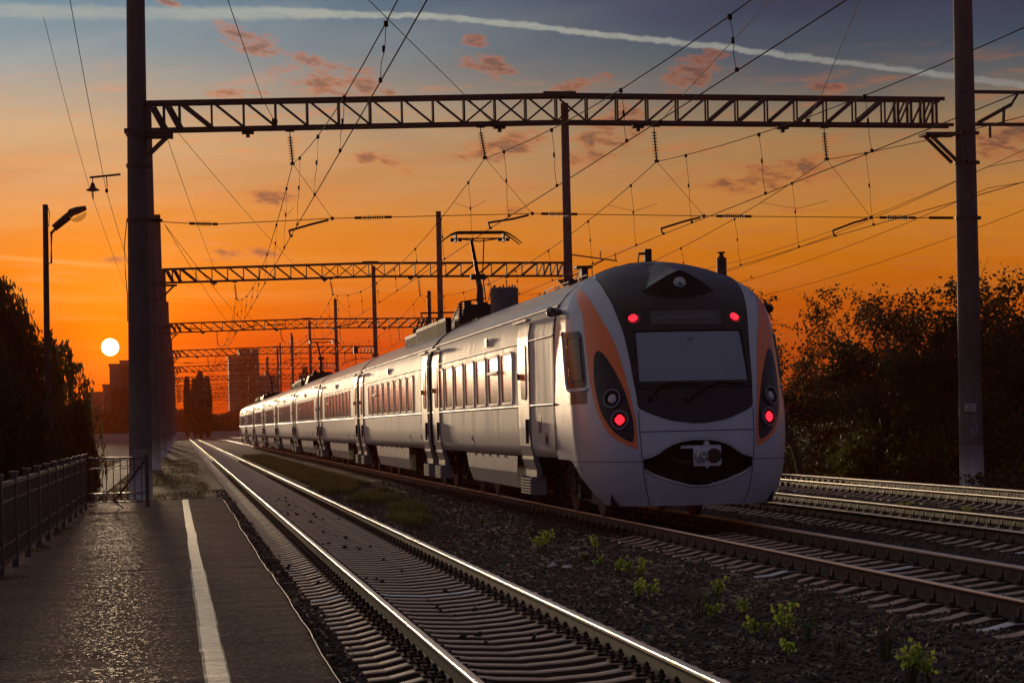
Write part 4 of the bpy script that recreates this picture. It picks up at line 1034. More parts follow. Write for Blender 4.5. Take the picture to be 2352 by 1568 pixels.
def susp_mesh(i):
    x0, x1, z1 = SUSP[i]; m = MB(); z0 = trz(x0) - .06; m.box(x0 - .12, x0 + .12, -.08, .08, z0 - .03, z0); m.tube([(x0, 0, z0), (x0, 0, z0 - .16)], .014, 5)
    a = Vector((x0, 0, z0 - .16)); b = Vector((x1, 0, z1 + .08)); discs(m, a, b, 9, .09); m.tube([b, (x1, 0, z1)], .03, 6); m.box(x1 - .06, x1 + .06, -.05, .05, z1 - .04, z1 + .03)
    return m.mesh('suspension_insulator', M_ins)
def arm_mesh(i):
    (px, pz_), (tx_, tz) = PIV[i], TIP[i]; m = MB()
    k = Vector((px - .38 * (px - tx_) - .12, 0, pz_ - .14)); m.lathe([(.05, -.04), (.05, .04)], 8, 'y', (px, 0, pz_)); m.bar((px - .1, 0, pz_ - .04), k, .055); m.bar(k, (tx_ - .12, 0, tz + .16), .055); m.bar((tx_ - .12, 0, tz + .17), (tx_ - .08, 0, tz + .02), .04); m.box(tx_ - .1, tx_ - .02, -.04, .04, tz - .01, tz + .05)
    return m.mesh('registration_arm', M_steel)
SUM = [susp_mesh(i) for i in range(4)]; ARM = [arm_mesh(i) for i in range(4)]
def cz(x): return lerp([(-.85, 7.27), (.45, 7.18), (1.05, 7.16), (4.15, 7.29), (9.6, 7.38), (14.4, 7.28), (19.2, 7.2), (21.5, 7.17)], x)
def fixwire():
    m = MB(); xs = [-.4, .3, 1.1, 2.6, 4.15, 6.2, 9.6, 12, 14.4, 17, 19.2, 20.9]
    m.tube([(x, 0, cz(x)) for x in xs], .011, 5)
    m.box(-.85, -.35, -.05, .05, 7.24, 7.31); m.bar((20.9, 0, cz(20.9)), (21.6, 0, 7.17), .07)
    return m.mesh('fixing_wire', M_wire)
FIX = fixwire()
def strain(a, b):
    m = MB(); A = Vector((a, 0, cz(a))); B = Vector((b, 0, cz(b))); discs(m, A + (B - A) * .22, B - (B - A) * .22, 9, .08); m.tube([A, A + (B - A) * .2], .04, 6); m.tube([B - (B - A) * .2, B], .04, 6)
    return m.mesh('strain_insulator', M_ins)
STR = [strain(.35, 1.1), strain(4.75, 5.75), strain(9.85, 10.85), strain(14.75, 15.75), strain(19.45, 20.5)]
def lug():
    m = MB(); m.box(-.16, .16, -.1, .1, -.13, -.05); m.box(-.05, .05, -.06, .06, -.22, -.13); return m.mesh('clamp_lug', M_steel)
LUG = lug()
ords = ['nearest', 'second', 'third', 'fourth', 'fifth', 'sixth', 'seventh', 'eighth', 'ninth', 'tenth']
_bc = {}
def brace(x0, z0, x1, z1, w_):
    k = (round(x1 - x0, 2), round(z1 - z0, 2), w_)
    if k not in _bc: _bc[k] = brace_mesh(k[0], k[1], w_)
    return _bc[k]
gants = []
for gi, Y in enumerate(GY):
    g = empty('overhead_gantry', (0, Y, 0))
    lab = {0: 'nearest lattice gantry across the tracks, its right concrete post bearing number plate 25', 1: 'second lattice gantry back, its right post rising just left of the train nose roof'}.get(gi, '%s lattice gantry back along the tracks, hazy against the orange sky' % ords[gi])
    tag(g, lab, 'gantry', 'gantries carrying the overhead wires'); gants.append(g)
    tl = R.uniform(-.006, .006)
    pl = obj('pole', POLEL if gi == 0 else POLES2, g, (-1.08 if gi == 0 else -1.38, 0, 0)); pr_ = obj('pole', POLER if gi == 0 else POLES, g, (21.98 if gi == 0 else 21.37, 0, 0))
    if gi > 1: pl.location.x = -1.5; pl.scale = (1.25, 1.25, 1)
    pl.rotation_euler = (0, .012 if gi == 0 else 0, 0); pr_.rotation_euler = (0, .004 if gi == 0 else tl, 0)
    for po, zs_ in ((pl, (7.28, 8.72, 9.55)), (pr_, (7.16, 8.72, 9.55))):
        for z_ in zs_: c_ = obj('collar', COLL, po, (0, 0, z_)); k_ = (1.12 if po is pr_ else 1.03) * (1 - (z_ - 7) * .012); c_.scale = (k_, k_, 1)
    cb = obj('crossbeam', CBM, g)
    obj('bracket', BRL, g); obj('bracket', BRR, g)
    mm = MB()
    for j in range(len(CELLS)):
        x = CELLS[j]
        for y in (-.2, .2):
            thick = .075 if (j < 3 or j > 25) else .05
            xs_ = x + (.03 if (y > 0 and j > 8) else 0)
            if gi < 4:
                obj('brace', brace(xs_, 0, xs_, TH, thick), cb, (xs_, y, trz(x)))
            else: mm.bar((xs_, y, trz(x)), (xs_, y, trz(x) + TH), thick)
            if j < len(CELLS) - 1:
                x2 = CELLS[j + 1]; mid = (x + x2) / 2
                down = mid < XM                       # left half leans down to the right
                if 11 <= j <= 14 and y > 0: down = not down
                th2 = .10 if (j < 3 or 19 <= j <= 24) else .048
                if j >= 20 and y > 0 and j % 2: continue
                sh = .12 if y > 0 else 0
                a = (x + .04 + sh, TH - .05) if down else (x + .04, .05); b = (min(x2 - .04 + sh, 21.2), .05) if down else (x2 - .04, TH - .05)
                if gi < 4: obj('brace', brace(a[0], a[1], b[0], b[1], th2), cb, (a[0], y + (.02 if y > 0 else -.02), trz(x) + a[1]))
                else: mm.bar((a[0], y, trz(x) + a[1]), (b[0], y, trz(x) + b[1]), th2)
    if mm.v: o = mm.build('brace_lattice', M_steel, cb); tag(o, kind='stuff')
    for i in range(4):
        flip = -1 if gi % 2 else 1
        obj('suspension_insulator', SUM[i], g); obj('registration_arm', ARM[i], g)
    obj('fixing_wire', FIX, g)
    for s_ in STR: obj('strain_insulator', s_, g)
    for x in (1.95, 7.9 if gi else 8.75, 12.6, 16.7): obj('clamp_lug', LUG, g, (x, 0, trz(x)))
# number plate 25 on the nearest right-hand post
g0 = gants[0]
pp = [o for o in bpy.data.objects if o.name.startswith('pole') and o.parent == g0 and o.location.x > 10][0]
m = MB(); pv = Vector((-.37, -.93, 0)).normalized(); ux = Vector((-pv.y, pv.x, 0)); pc = pv * .335 + Vector((0, 0, 1.83))
if ux.x < 0: ux = -ux
m.quad(*[tuple(pc + ux * a * .155 + Vector((0, 0, b * .11))) for a, b in ((-1, -1), (1, -1), (1, 1), (-1, 1))])
o = m.build('number_plate', mat('plate_grey', (.50, .49, .48), .7, noise=(9, .5)), pp)
def text_mesh(s, size, name, mt):
    cu = bpy.data.curves.new(name, 'FONT'); cu.body = s; cu.size = size; cu.extrude = .002; cu.align_x = 'CENTER'; cu.align_y = 'CENTER'; cu.resolution_u = 4
    t_ = bpy.data.objects.new('tmp', cu); C.objects.link(t_); bpy.context.view_layer.update()
    me = bpy.data.meshes.new_from_object(t_.evaluated_get(bpy.context.evaluated_depsgraph_get())); bpy.data.objects.remove(t_); me.name = name; me.materials.clear(); me.materials.append(mt); return me
tm = text_mesh('25', .21, 'number', mat('number_dark', (.07, .07, .09), .7))
o = obj('number', tm, pp); Mx = Matrix((ux, Vector((0, 0, 1)), pv)).transposed().to_4x4(); Mx.translation = pc + pv * .006; o.matrix_local = Mx
# faded stencil patches under the plate
m = MB()
for (a0, a1, b0, b1) in ((-.13, .12, 1.36, 1.62), (-.02, .10, .98, 1.3), (.12, .2, 1.05, 1.4), (-.15, .02, .86, 1.0)):
    pts = []
    for aa, bb in ((a0, b0), (a1, b0), (a1, b1), (a0, b1)):
        th = math.asin(aa / .335); d_ = pv * math.cos(th) + ux * math.sin(th); pts.append(tuple(d_ * .3405 + Vector((0, 0, bb))))
    m.quad(*pts)
o = m.build('faded_stencil', mat('stencil', (.20, .21, .26), .85, noise=(14, 1.), c2=(.12, .12, .14)), pp); tag(o, kind='stuff')
# signal-line arm with bell insulator on the left post of the nearest gantry
m = MB(); m.bar((XL - .25, 0, 8.50), (XL - 1.05, 0, 8.42), .05); m.build('side_arm', M_steel, g0)
m = MB(); m.tube([(XL - .98, 0, 8.42), (XL - .98, 0, 8.28)], .012, 5); m.lathe([(.03, 8.29), (.06, 8.22), (.08, 8.15), (.17, 8.10), (.17, 8.07), (.05, 8.05), (.02, 8.04)], 14, o=(XL - .98, 0, 0)); m.tube([(XL - .98, 0, 8.04), (XL - .98, 0, 7.85)], .02, 5); m.build('bell_insulator', M_ins, g0)
m = MB(); m.tube([(XL - .62, 0, 8.44), (XL - .60, 0, 8.2), (XL - .62, 0, 8.1)], .012, 5); m.lathe([(.03, 8.02), (.045, 8.06), (.03, 8.12)], 8, o=(XL - .62, 0, 0)); m.build('wire_hook', M_ins, g0)
# gantry stub continuing over the field beyond the right post
m = MB(); m.bar((XR + .15, 0, 10.72), (XR + 6, 0, 10.66), .09); m.bar((XR, 0, 9.80), (XR + 6, 0, 9.78), .09); m.bar((XR + .5, 0, 9.84), (XR + 1.5, 0, 10.36), .10); m.bar((XR + 1.5, 0, 10.36), (XR + 1.7, 0, 10.66), .06); m.bar((XR + 1.25, 0, 9.8), (XR + 1.28, 0, 10.3), .07); m.bar((XR + 2.4, 0, 9.8), (XR + 2.4, 0, 10.66), .06); m.bar((XR - .15, -.3, 10.72), (XR + .15, -.3, 10.72), .03)
m.build('side_crossbeam', M_steel, g0)
m = MB(); m.tube([(XR + .85, 0, 9.76), (XR + .85, 0, 9.42)], .035, 6); discs(m, (XR + .85, 0, 9.7), (XR + .85, 0, 9.45), 3, .06); m.build('suspension_insulator', M_ins, g0)
# small side bracket with two pin insulators on the second gantry's right post
g1 = gants[1]
m = MB(); m.bar((21.6, -.1, 10.92), (24.15, -.1, 10.55), .07); m.bar((21.6, -.1, 9.75), (23.4, -.1, 10.62), .06); m.bar((22.7, -.1, 9.7), (22.7, -.1, 10.3), .05); m.build('side_bracket', M_steel, g1)
for x, z in ((23.2, 10.7), (24.05, 10.58)):
    m = MB(); m.tube([(x, -.1, z - .02), (x, -.1, z + .2)], .02, 5); discs(m, (x, -.1, z + .08), (x, -.1, z + .42), 3, .09); m.build('pin_insulator', M_ins, g1)

# ------------------------------------------------------------------ wires
def sagpts(a, b, sag, n_=16):
    a = Vector(a); b = Vector(b); return [a.lerp(b, i / n_) - Vector((0, 0, sag * 4 * (i / n_) * (1 - i / n_))) for i in range(n_ + 1)]
def at(pts, y):
    for p, q_ in zip(pts, pts[1:]):
        if p.y <= y <= q_.y: return p.lerp(q_, (y - p.y) / (q_.y - p.y))
    return pts[-1].copy()
GYa = [57. - 58.4] + GY
lw = ['over the track beside the platform', 'over the train', 'over the first track beyond the train', 'over the farthest track by the trees']
for i in range(4):
    t = empty('overhead_line', (0, 0, 0)); tag(t, 'contact wire and carrying cable ' + lw[i], 'overhead wire', 'overhead contact lines of the four tracks')
    mm = MB(); mc = MB()
    for k in range(len(GYa) - 1):
        ya, yb = GYa[k], GYa[k + 1]
        zig = lambda kk: 0 if kk % 2 else -.45
        A = Vector((SUSP[i][1], ya, SUSP[i][2] - .02)); B = Vector((SUSP[i][1], yb, SUSP[i][2] - .02))
        mp = sagpts(A, B, 1.15); mm.tube(mp, .0105, 5, cap=False)
        A2 = Vector((TIP[i][0] - .08, ya, TIP[i][1])); B2 = Vector((TIP[i][0] - .08, yb, TIP[i][1]))
        cp = sagpts(A2, B2, .06); mc.tube(cp, .0105, 5, cap=False)
        # droppers
        ds = [3.4, 10, 17.5, 25, 32.5, 40.5, 48, 55]
        if k < 4:
            for d in ds:
                y = ya + d; a, b = at(mp, y), at(cp, y)
                if a.z - b.z < .1: continue
                md = MB(); q_ = a.lerp(b, .45); q2 = a.lerp(b, .7)
                md.tube([a, q_ + Vector((.02, 0, 0)), q2 - Vector((.015, 0, 0)), b], .0055, 4); md.tube([q_ - Vector((0, 0, .05)), q_ + Vector((0, 0, .05))], .02, 5); md.box(a.x - .03, a.x + .03, y - .03, y + .03, a.z - .06, a.z + .02); md.box(b.x - .025, b.x + .025, y - .03, y + .03, b.z - .015, b.z + .05)
                md.build('dropper', M_wire, t)
        # y-bridle and stays by each support
        if 0 < k < 5:
            md = MB(); a = at(mp, ya + 6.8); 
            md.tube([a, (A.x - .0, ya + 3, A.z - 1.05), (A.x, ya - .0, A.z - 1.15)], .006, 4, cap=False)
            md.tube([(SUSP[i][1], ya, SUSP[i][2]), (PIV[i][0], ya, PIV[i][1])], .006, 4, cap=False); md.build('stay_wire', M_wire, t)
    mm.build('carrying_cable', M_wire, t); mc.build('contact_wire', M_wire, t)
# earthing / guy wires ending on the gantries, with their small box insulators
def guy(name, pts, r, label, group, box=None):
    m = MB(); m.tube(pts, r, 5); t = empty(name, pts[-1]); o = m.build('cable', M_wire, t); o.location = -Vector(pts[-1])
    if box:
        d = (Vector(pts[-2]) - Vector(pts[-1])).normalized(); e_ = Vector(pts[-1]); m = MB(); m.bar(e_ + d * .02, e_ + d * .30, .13); o = m.build('box_insulator', M_ins, t); o.location = -e_
    tag(t, label, 'cable', group); return t
where = ['left end', 'left of the middle', 'right of the middle', 'right third']
for i, (a, b, c_) in enumerate((((632, 282), (600, 222), (521, -6)), ((1136, 288), (1066, 217), (840, -6)), ((1512, 286), (1570, 217), (1775, -6)), ((1853, 282), (1886, 220), (1977, -6)))):
    P = [PY(*a, 57.0), PY(*b, 53), PY(*c_, 38)]; P.insert(0, P[2] + (P[2] - P[1]) * 1.2); P = [P[0], P[3], P[2], P[1]]
    guy('guy_cable', P, .009, 'thin dark cable rising out of frame from the nearest beam, %s' % where[i], 'cables anchored on the nearest beam', True)
for i, (a, b) in enumerate((((405, 300), (680, 612)), ((384, 318), (492, 616)), ((378, 515), (560, 740)), ((378, 515), (520, 735)))):
    P = [PY(*a, 57.3), PY(*b, 115)]; guy('guy_cable', sagpts(P[0], P[1], .1, 6), .008, 'faint cable slanting from the left posts down to the second beam, %s' % ['upper longest', 'upper steep', 'lower long', 'lower steep'][i], 'cables slanting behind the left posts')
# line wires beside the left posts
for i, (pl_, lb) in enumerate(((((-30, 8, 7.95 + .0), 0), 0),)): pass
P = [PY(150, -60, 34), Vector((XL - .62, 57, 8.04)), Vector((XL - .62, 115.4, 8.0)), Vector((XL - .62, 173.8, 8.0))]
m = MB()
for a, b in zip(P, P[1:]): m.tube(sagpts(a, b, .12), .007, 5, cap=False)
t = m.build('line_wire', M_wire); tag(t, 'thin wire passing through the hook on the left post', 'cable')
P = [PY(100, 40, 38), Vector((XL - .98, 57, 7.86)), Vector((XL - .98, 115.4, 7.86)), Vector((XL - .98, 173.8, 7.86))]
m = MB()
for a, b in zip(P, P[1:]): m.tube(sagpts(a, b, .12), .005, 5, cap=False)
t = m.build('line_wire', M_wire); tag(t, 'faint wire hung from the bell insulator left of the post', 'cable')
# feeder cables right of the farthest track
fe = [((XR + .75, 8.6), 'upper'), ((XR + .75, 8.0), 'lower'), ((XR + 2.6, 9.4), 'outer upper'), ((XR + 2.4, 7.6), 'outer lower')]
for (x, z), nm in fe:
    m = MB()
    for a, b in zip(GYa[:6], GYa[1:7]): m.tube(sagpts((x, a, z), (x, b, z), .8), .009, 5, cap=False)
    t = m.build('feeder_cable', M_wire); tag(t, '%s feeder cable running past the right-hand posts' % nm, 'cable', 'feeder cables beyond the right posts')
m = MB(); m.tube([(-1.28, 56.85, 7.28), (-1.36, 56.85, 6.6), (-1.35, 56.85, 5.9), (-1.31, 56.85, 5.3), (-1.32, 56.85, 4.6)], .012, 5); m.build('hanging_lead', M_wire, g0).location = (0, -57, 0)

# ------------------------------------------------------------------ masts behind the train
def mast(px, py, Y, w_, label, zt=None, nm='mast'):
    p = PY(px, py, Y); m = MB(); m.tube([(0, 0, -.5), (0, 0, p.z)], w_, 14); o = empty(nm, (p.x, Y, 0)); m.build('post', M_iron, o, smooth=False); tag(o, label, 'mast'); return o, p
o, p = mast(985, 668, 168, .16, 'short dark mast standing behind the train roof, left of a taller post')
o, p = mast(1657, 592, 70, .17, 'dark mast behind the train nose with a capped bushing on top')
m = MB(); m.lathe([(.10, 0), (.10, .05), (.07, .08), (.07, .14), (.14, .16), (.14, .20), (.02, .21)], 12, o=(0, 0, p.z)); m.build('bushing_cap', M_iron, o)
o, p = mast(817, 812, 205, .05, 'thin signal mast with small dark head behind the train roof')
m = MB(); m.box(-.22, .22, -.18, .18, p.z - .0, p.z + .62); m.tube([(0, -.2, p.z + .42), (0, -.34, p.z + .42)], .12, 10); m.tube([(0, -.2, p.z + .18), (0, -.34, p.z + .18)], .12, 10); m.prism([(-.2, p.z + .62), (.2, p.z + .62), (0, p.z + .8)], -.16, .16); m.build('signal_head', M_iron, o)
for px, py, Y, w_, lb in ((643, 787, 480, .2, 'far slim mast just left of the third collector'), (615, 818, 560, .2, 'far slim mast left of the train roof haze'), (571, 838, 620, .22, 'far slim mast in front of the tall building'), (669, 765, 420, .22, 'far mast rising over the train tail, right of centre')): mast(px, py, Y, w_, lb)

# ------------------------------------------------------------------ platform fence
M_fence = mat('fence_paint', (.075, .062, .06), .42, .3, noise=(6, .7), bump=(30, .2, .01), c2=(.035, .026, .024))
FX = -1.95; FZ = PZ
fence = empty('platform_fence', (FX, 9.1, FZ)); tag(fence, 'dark metal railing with capped posts and upright bars along the platform', 'fence')
def post_mesh():
    m = MB(); m.box(-.035, .035, -.045, .045, -.05, 1.10); m.box(-.05, .05, -.075, .075, 1.10, 1.125); return m.mesh('post', M_fence)
POST = post_mesh()
def panel_frame():
    m = MB(); m.box(-.022, .022, .05, 2.0, .98, 1.03); m.box(-.015, .015, .05, 2.0, .80, .83); m.box(-.015, .015, .05, 2.0, .32, .35); m.box(-.022, .022, .05, 2.0, .12, .16); return m.mesh('panel_frame', M_fence)
PF = panel_frame()
m = MB(); m.box(-.009, .009, -.009, .009, .16, .98); BAR = m.mesh('bar', M_fence)
m = MB()
for k in range(11):
    y = .14 + k * .176; m.tube([(0, y + .07 * math.cos(a), .905 + .07 * math.sin(a)) for a in np.linspace(0, 6.2832, 13)], .006, 4, cap=False)
    m.tube([(0, y + .06 * math.cos(a), .24 + .06 * math.sin(a)) for a in np.linspace(0, 6.2832, 13)], .006, 4, cap=False)
RINGS = m.mesh('ring_row', M_fence)
m = MB()
m.box(-.002, .002, .05, 2.0, .35, .80); BACK = m.mesh('x', M_fence)
for k in range(18):
    y = k * 2.05
    obj('post', POST, fence, (0, y, 0))
    if k < 17:
        obj('panel_frame', PF, fence, (0, y, 0))
        o = obj('ring_row', RINGS, fence, (0, y, 0)); tag(o, kind='stuff')
        for j in range(16): obj('bar', BAR, fence, (0, y + .14 + j * .1155, 0))
# end panel across the platform with rings and a brace
ef = empty('end_barrier', (FX, 44.6, FZ)); tag(ef, 'black barrier with rings and thin bars closing the platform end', 'barrier')
EW = (PY(339, 1100, 44.6).x - FX)
m = MB(); m.box(EW - .05, EW + .03, -.05, .05, -.1, 1.10); m.build('post', M_fence, ef)
m = MB(); m.box(.04, EW - .05, -.025, .025, 1.0, 1.04); m.box(.04, EW - .05, -.012, .012, .80, .82); m.box(.04, EW - .05, -.015, .015, .28, .305); m.box(.04, EW - .05, -.015, .015, .10, .13); m.build('frame', M_fence, ef)
nb = 8
for k in range(nb):
    x = .12 + k * (EW - .24) / (nb - 1)
    m = MB(); m.box(x - .009, x + .009, -.009, .009, .1, 1.0); m.build('bar', M_fence, ef)
    if k < nb - 1:
        for zc, r_ in ((.91, .075), (.205, .07)):
            m = MB(); xc = x + (EW - .24) / (nb - 1) / 2; m.tube([(xc + r_ * math.cos(a), 0, zc + r_ * math.sin(a)) for a in np.linspace(0, 6.2832, 15)], .007, 4, cap=False); m.build('ring', M_fence, ef)
m = MB(); m.bar((EW - .03, .06, .98), (.55, .06, .12), .045); m.bar((.55, .06, .12), (.95, .06, -.15), .03); m.build('brace', M_fence, ef)

# ------------------------------------------------------------------ street lamp
LP = PY(110, 1065, 60); lz = PY(104, 470, 60).z
lamp = empty('street_lamp', (LP.x, 60, -.45)); tag(lamp, 'tall street lamp with amber lens on an upward arm, beside the willow', 'street lamp')
bz = .45; off = PY(104, 470, 60).x - LP.x
m = MB(); m.tube([(.05, 0, 0), (off * .5, 0, (lz + bz) * .5), (off, 0, lz + bz)], [.10, .09, .075], 10); m.build('post', M_iron, lamp)
def lpt(px, py): v = PY(px, py, 60); return Vector((v.x - LP.x, 0, v.z + bz))
m = MB(); m.tube([lpt(104, 604), lpt(118, 604), lpt(118, 535)], .035, 6); m.tube([lpt(116, 537), lpt(128, 525)], .04, 6); m.tube([lpt(108, 470), lpt(114, 490), lpt(112, 520)], .012, 4); m.build('bracket', M_iron, lamp)
m = MB(); a, b = lpt(124, 524), lpt(158, 496); m.tube([a, b], [.10, .115], 8); c_, d_ = lpt(176, 484), lpt(197, 478); m.tube([b, lpt(164, 488), c_, d_, lpt(198, 482)], [.10, .11, .11, .07, .02], 10); m.build('lamp_housing', M_iron, lamp, smooth=False)
M_amber = mat('amber_lens', (.95, .45, .10), .2, coat=.5, emit=((1., .38, .06), .55))
q_ = M_amber.node_tree; tl_ = q_.nodes.new('ShaderNodeBsdfTranslucent'); tl_.inputs[0].default_value = (1., .5, .12, 1); mx_ = q_.nodes.new('ShaderNodeMixShader'); mx_.inputs[0].default_value = .4
q_.links.new(q_.nodes['Principled BSDF'].outputs[0], mx_.inputs[1]); q_.links.new(tl_.outputs[0], mx_.inputs[2]); q_.links.new(mx_.outputs[0], q_.nodes['Material Output'].inputs[0])
m = MB(); e_ = lpt(179, 494); dl = (lpt(197, 482) - lpt(162, 500)).normalized(); nl = Vector((dl.z, 0, -dl.x)); 
rows = []
for i in range(9):
    t_ = i / 8; x_ = (t_ - .5) * .46; w2 = .15 * math.sin(math.pi * min(max(t_, .03), .97)) ** .5
    rows.append([tuple(e_ + nl * .03 + dl * x_ + Vector((0, 1, 0)) * w2 * math.cos(a) + nl * w2 * 1.0 * math.sin(a)) for a in np.linspace(0, math.pi, 9)])
m.grid(rows); m.build('lens', M_amber, lamp, smooth=True)
# ------------------------------------------------------------------ vegetation
def leafmat(name, c, c2, tr=.25):
    m_ = bpy.data.materials.new(name); m_.use_nodes = True; t = m_.node_tree; b = t.nodes['Principled BSDF']; q = NT(t)
    tcn = t.nodes.new('ShaderNodeTexCoord'); f = q.sm(q.noise(tcn.outputs['Object'], 1.3, 3, .6), .35, .65)
    c_ = q.mix(f, c, c2); t.links.new(c_, b.inputs['Base Color']); b.inputs['Roughness'].default_value = .6; b.inputs['Specular IOR Level'].default_value = .04
    tl = t.nodes.new('ShaderNodeBsdfTranslucent'); t.links.new(c_, tl.inputs[0]); mx = t.nodes.new('ShaderNodeMixShader'); mx.inputs[0].default_value = tr
    t.links.new(b.outputs[0], mx.inputs[1]); t.links.new(tl.outputs[0], mx.inputs[2]); t.links.new(mx.outputs[0], t.nodes['Material Output'].inputs[0]); return m_
M_leaf = leafmat('leaf_dark', (.035, .04, .016), (.06, .05, .018))
M_leafa = leafmat('leaf_autumn', (.10, .05, .025), (.07, .055, .022), .5)
M_leafy = leafmat('leaf_yellowgreen', (.10, .11, .025), (.07, .08, .02), .4)
M_willow = leafmat('leaf_willow', (.085, .08, .03), (.12, .08, .03), .55)
M_bark = mat('bark', (.045, .035, .03), .9, noise=(4, .6))
M_weed = leafmat('leaf_weed', (.20, .34, .05), (.40, .40, .09), .5)
M_weed2 = leafmat('leaf_weed_dark', (.06, .09, .03), (.09, .11, .04), .35)
M_dry = leafmat('leaf_dry', (.16, .13, .09), (.20, .14, .08), .2)
def leafquads(P, s, seed=0, elong=1.6, droop=None):
    r_ = np.random.default_rng(seed); n_ = len(P); s = np.broadcast_to(s, (n_,)) * (.6 + .8 * r_.random(n_))
    u = r_.normal(size=(n_, 3)); u /= np.linalg.norm(u, axis=1)[:, None]
    if droop is not None: u = u * .35 + np.array([0, 0, -1.]) * droop; u /= np.linalg.norm(u, axis=1)[:, None]
    w_ = np.cross(u, r_.normal(size=(n_, 3))); w_ /= np.linalg.norm(w_, axis=1)[:, None]
    a = u * (s * elong / 2)[:, None]; b = w_ * (s / 2)[:, None]
    V = np.stack([P - a, P + b * .9, P + a, P - b * .9], 1).reshape(-1, 3); return V, np.arange(n_ * 4).reshape(-1, 4)
def grow(seed, H, spread, trunk_r, levels=4, bare=.0, up_=.35, first=.25, nb0=9):
    """returns (tube mesh builder, tips)"""
    r_ = random.Random(seed); m = MB(); tips = []
    def br(p, d, ln, rad, lev):
        pts = [p]; rs = [rad]; n_ = 5
        for i in range(n_):
            d = (d + Vector((r_.gauss(0, .16), r_.gauss(0, .16), r_.gauss(.02, .10)))).normalized(); p = p + d * ln / n_; pts.append(p); rs.append(rad * (1 - .72 * (i + 1) / n_))
        m.tube(pts, rs, 5 if lev else 8, cap=False)
        if lev >= levels - 1 or lev >= 2:
            for q in pts[2:]: tips.append((q, lev))
        if lev < levels:
            k = r_.randint(3, 5) if lev else nb0
            for j in range(k):
                f = r_.uniform(.35, 1.) if lev else r_.uniform(first, 1.); i = min(int(f * n_), n_ - 1); q = pts[i].lerp(pts[i + 1], f * n_ - i) if i < n_ else pts[-1]
                a = r_.uniform(0, 6.28); dd = (d * .6 + Vector((math.cos(a), math.sin(a), r_.uniform(-.1, up_ + .4))) * spread).normalized(); br(q, dd, ln * r_.uniform(.42, .66) if lev else ln * r_.uniform(.28, .5), rs[i] * .55 + .004, lev + 1)
    br(Vector((0, 0, -.3)), Vector((r_.gauss(0, .08), r_.gauss(0, .08), 1)).normalized(), H * .82, trunk_r, 0)
    return m, tips
_tc = {}
def tree(name, label, pos, H, kind=0, rz=0., sc_=1., group=None, cat='tree'):
    if kind not in _tc:
        sd_, sp, nl, sz_, mt, jit, lv = {0: (3, .8, 3, .13, M_leafa, .30, 3), 1: (8, .95, 10, .13, M_leaf, .5, 3), 2: (14, .7, 3, .13, M_leafa, .30, 3), 3: (21, 1.1, 12, .14, M_leaf, .55, 3), 4: (33, .6, 1, .12, M_leafa, .3, 3)}[kind]
        m, tips = grow(sd_, 9., sp, .17, lv, nb0=11)
        P = np.array([t_[0][:] for t_ in tips]); P = P[P[:, 2] > 1.0]; rr = np.random.default_rng(kind + 90)
        dn = rr.random(len(P)); rep = np.where(dn < .3, 0, np.where(dn > .75, nl * 2, nl)); P = np.repeat(P, rep, 0); P = P + rr.normal(0, jit * .55, P.shape)
        V, Fq = leafquads(P, sz_, kind); _tc[kind] = (m.mesh('trunk', M_bark, True), npmesh('crown', V, Fq, mt), float(np.percentile(V[:, 2], 99.7)))
    tm_, cm_, h0 = _tc[kind]; t = empty(name, pos, rz); t.scale = (sc_ * H / h0,) * 2 + (H / h0,)
    obj('trunk', tm_, t); obj('crown', cm_, t); tag(t, label, cat, group); return t
BUSH = {}
def bush(name, label, pos, H, W, seed, mt, group=None, n_=10000, leaf=.055, cat='bush'):
    key = (seed, mt.name, n_)
    if key not in BUSH:
        rr = np.random.default_rng(seed); P = []
        for k in range(16):
            a = rr.random() * 6.28; d = rr.random() ** .6 * .75; h = rr.random(); c_ = np.array([math.cos(a) * d, math.sin(a) * d, .15 + h * .62 * (1 - d * .5)]); r_ = .16 + .22 * rr.random()
            P.append(c_ + rr.normal(size=(n_ // 16, 3)) * r_ * .52)
        P = np.concatenate(P); P = P[P[:, 2] > -.02]; V, Fq = leafquads(P, leaf, seed); m = MB(); r_ = random.Random(seed)
        for k in range(9): a = r_.uniform(0, 6.28); e_ = r_.uniform(.2, .7); m.tube([(0, 0, -.05), (math.cos(a) * e_ * .4, math.sin(a) * e_ * .4, .4), (math.cos(a) * e_, math.sin(a) * e_, r_.uniform(.6, 1.0))], [.02, .012, .004], 4, cap=False)
        BUSH[key] = (npmesh('foliage', V, Fq, mt), m.mesh('stems', M_bark))
    fm, sm_ = BUSH[key]; t = empty(name, pos, seed * 1.3); t.scale = (W, W, H); obj('foliage', fm, t); obj('stems', sm_, t); tag(t, label, cat, group); return t
GT = 'trees along the far side of the tracks'
def top(px, py, Y): p = PY(px, py, Y); return p.x, p.z + .5
spec = [(1835, 648, 66, 0, .9, 'ragged half-bare tree just right of the train nose'), (1925, 655, 74, 2, .9, 'thin upright autumn tree with sparse brown leaves'), (1985, 642, 66, 0, 1.1, 'taller leafy tree behind the farthest track, mid row'), (2058, 668, 70, 2, 1.2, 'leaning tree with dark leafy limb reaching right'),
        (2120, 712, 64, 1, 1.2, 'dense dark tree left of the post numbered 25'), (2185, 722, 60, 3, 1.0, 'low dense tree directly behind the post numbered 25'), (2262, 668, 66, 4, 1.0, 'twiggy nearly bare tree right of the numbered post'), (2330, 615, 64, 4, 1.1, 'tall bare-topped tree at the right edge of the view'),
        (2400, 640, 68, 1, 1.2, 'dense tree half cut off by the right edge'), (2300, 700, 58, 1, 1.0, 'shorter leafy tree at the right, in front of bare ones')]
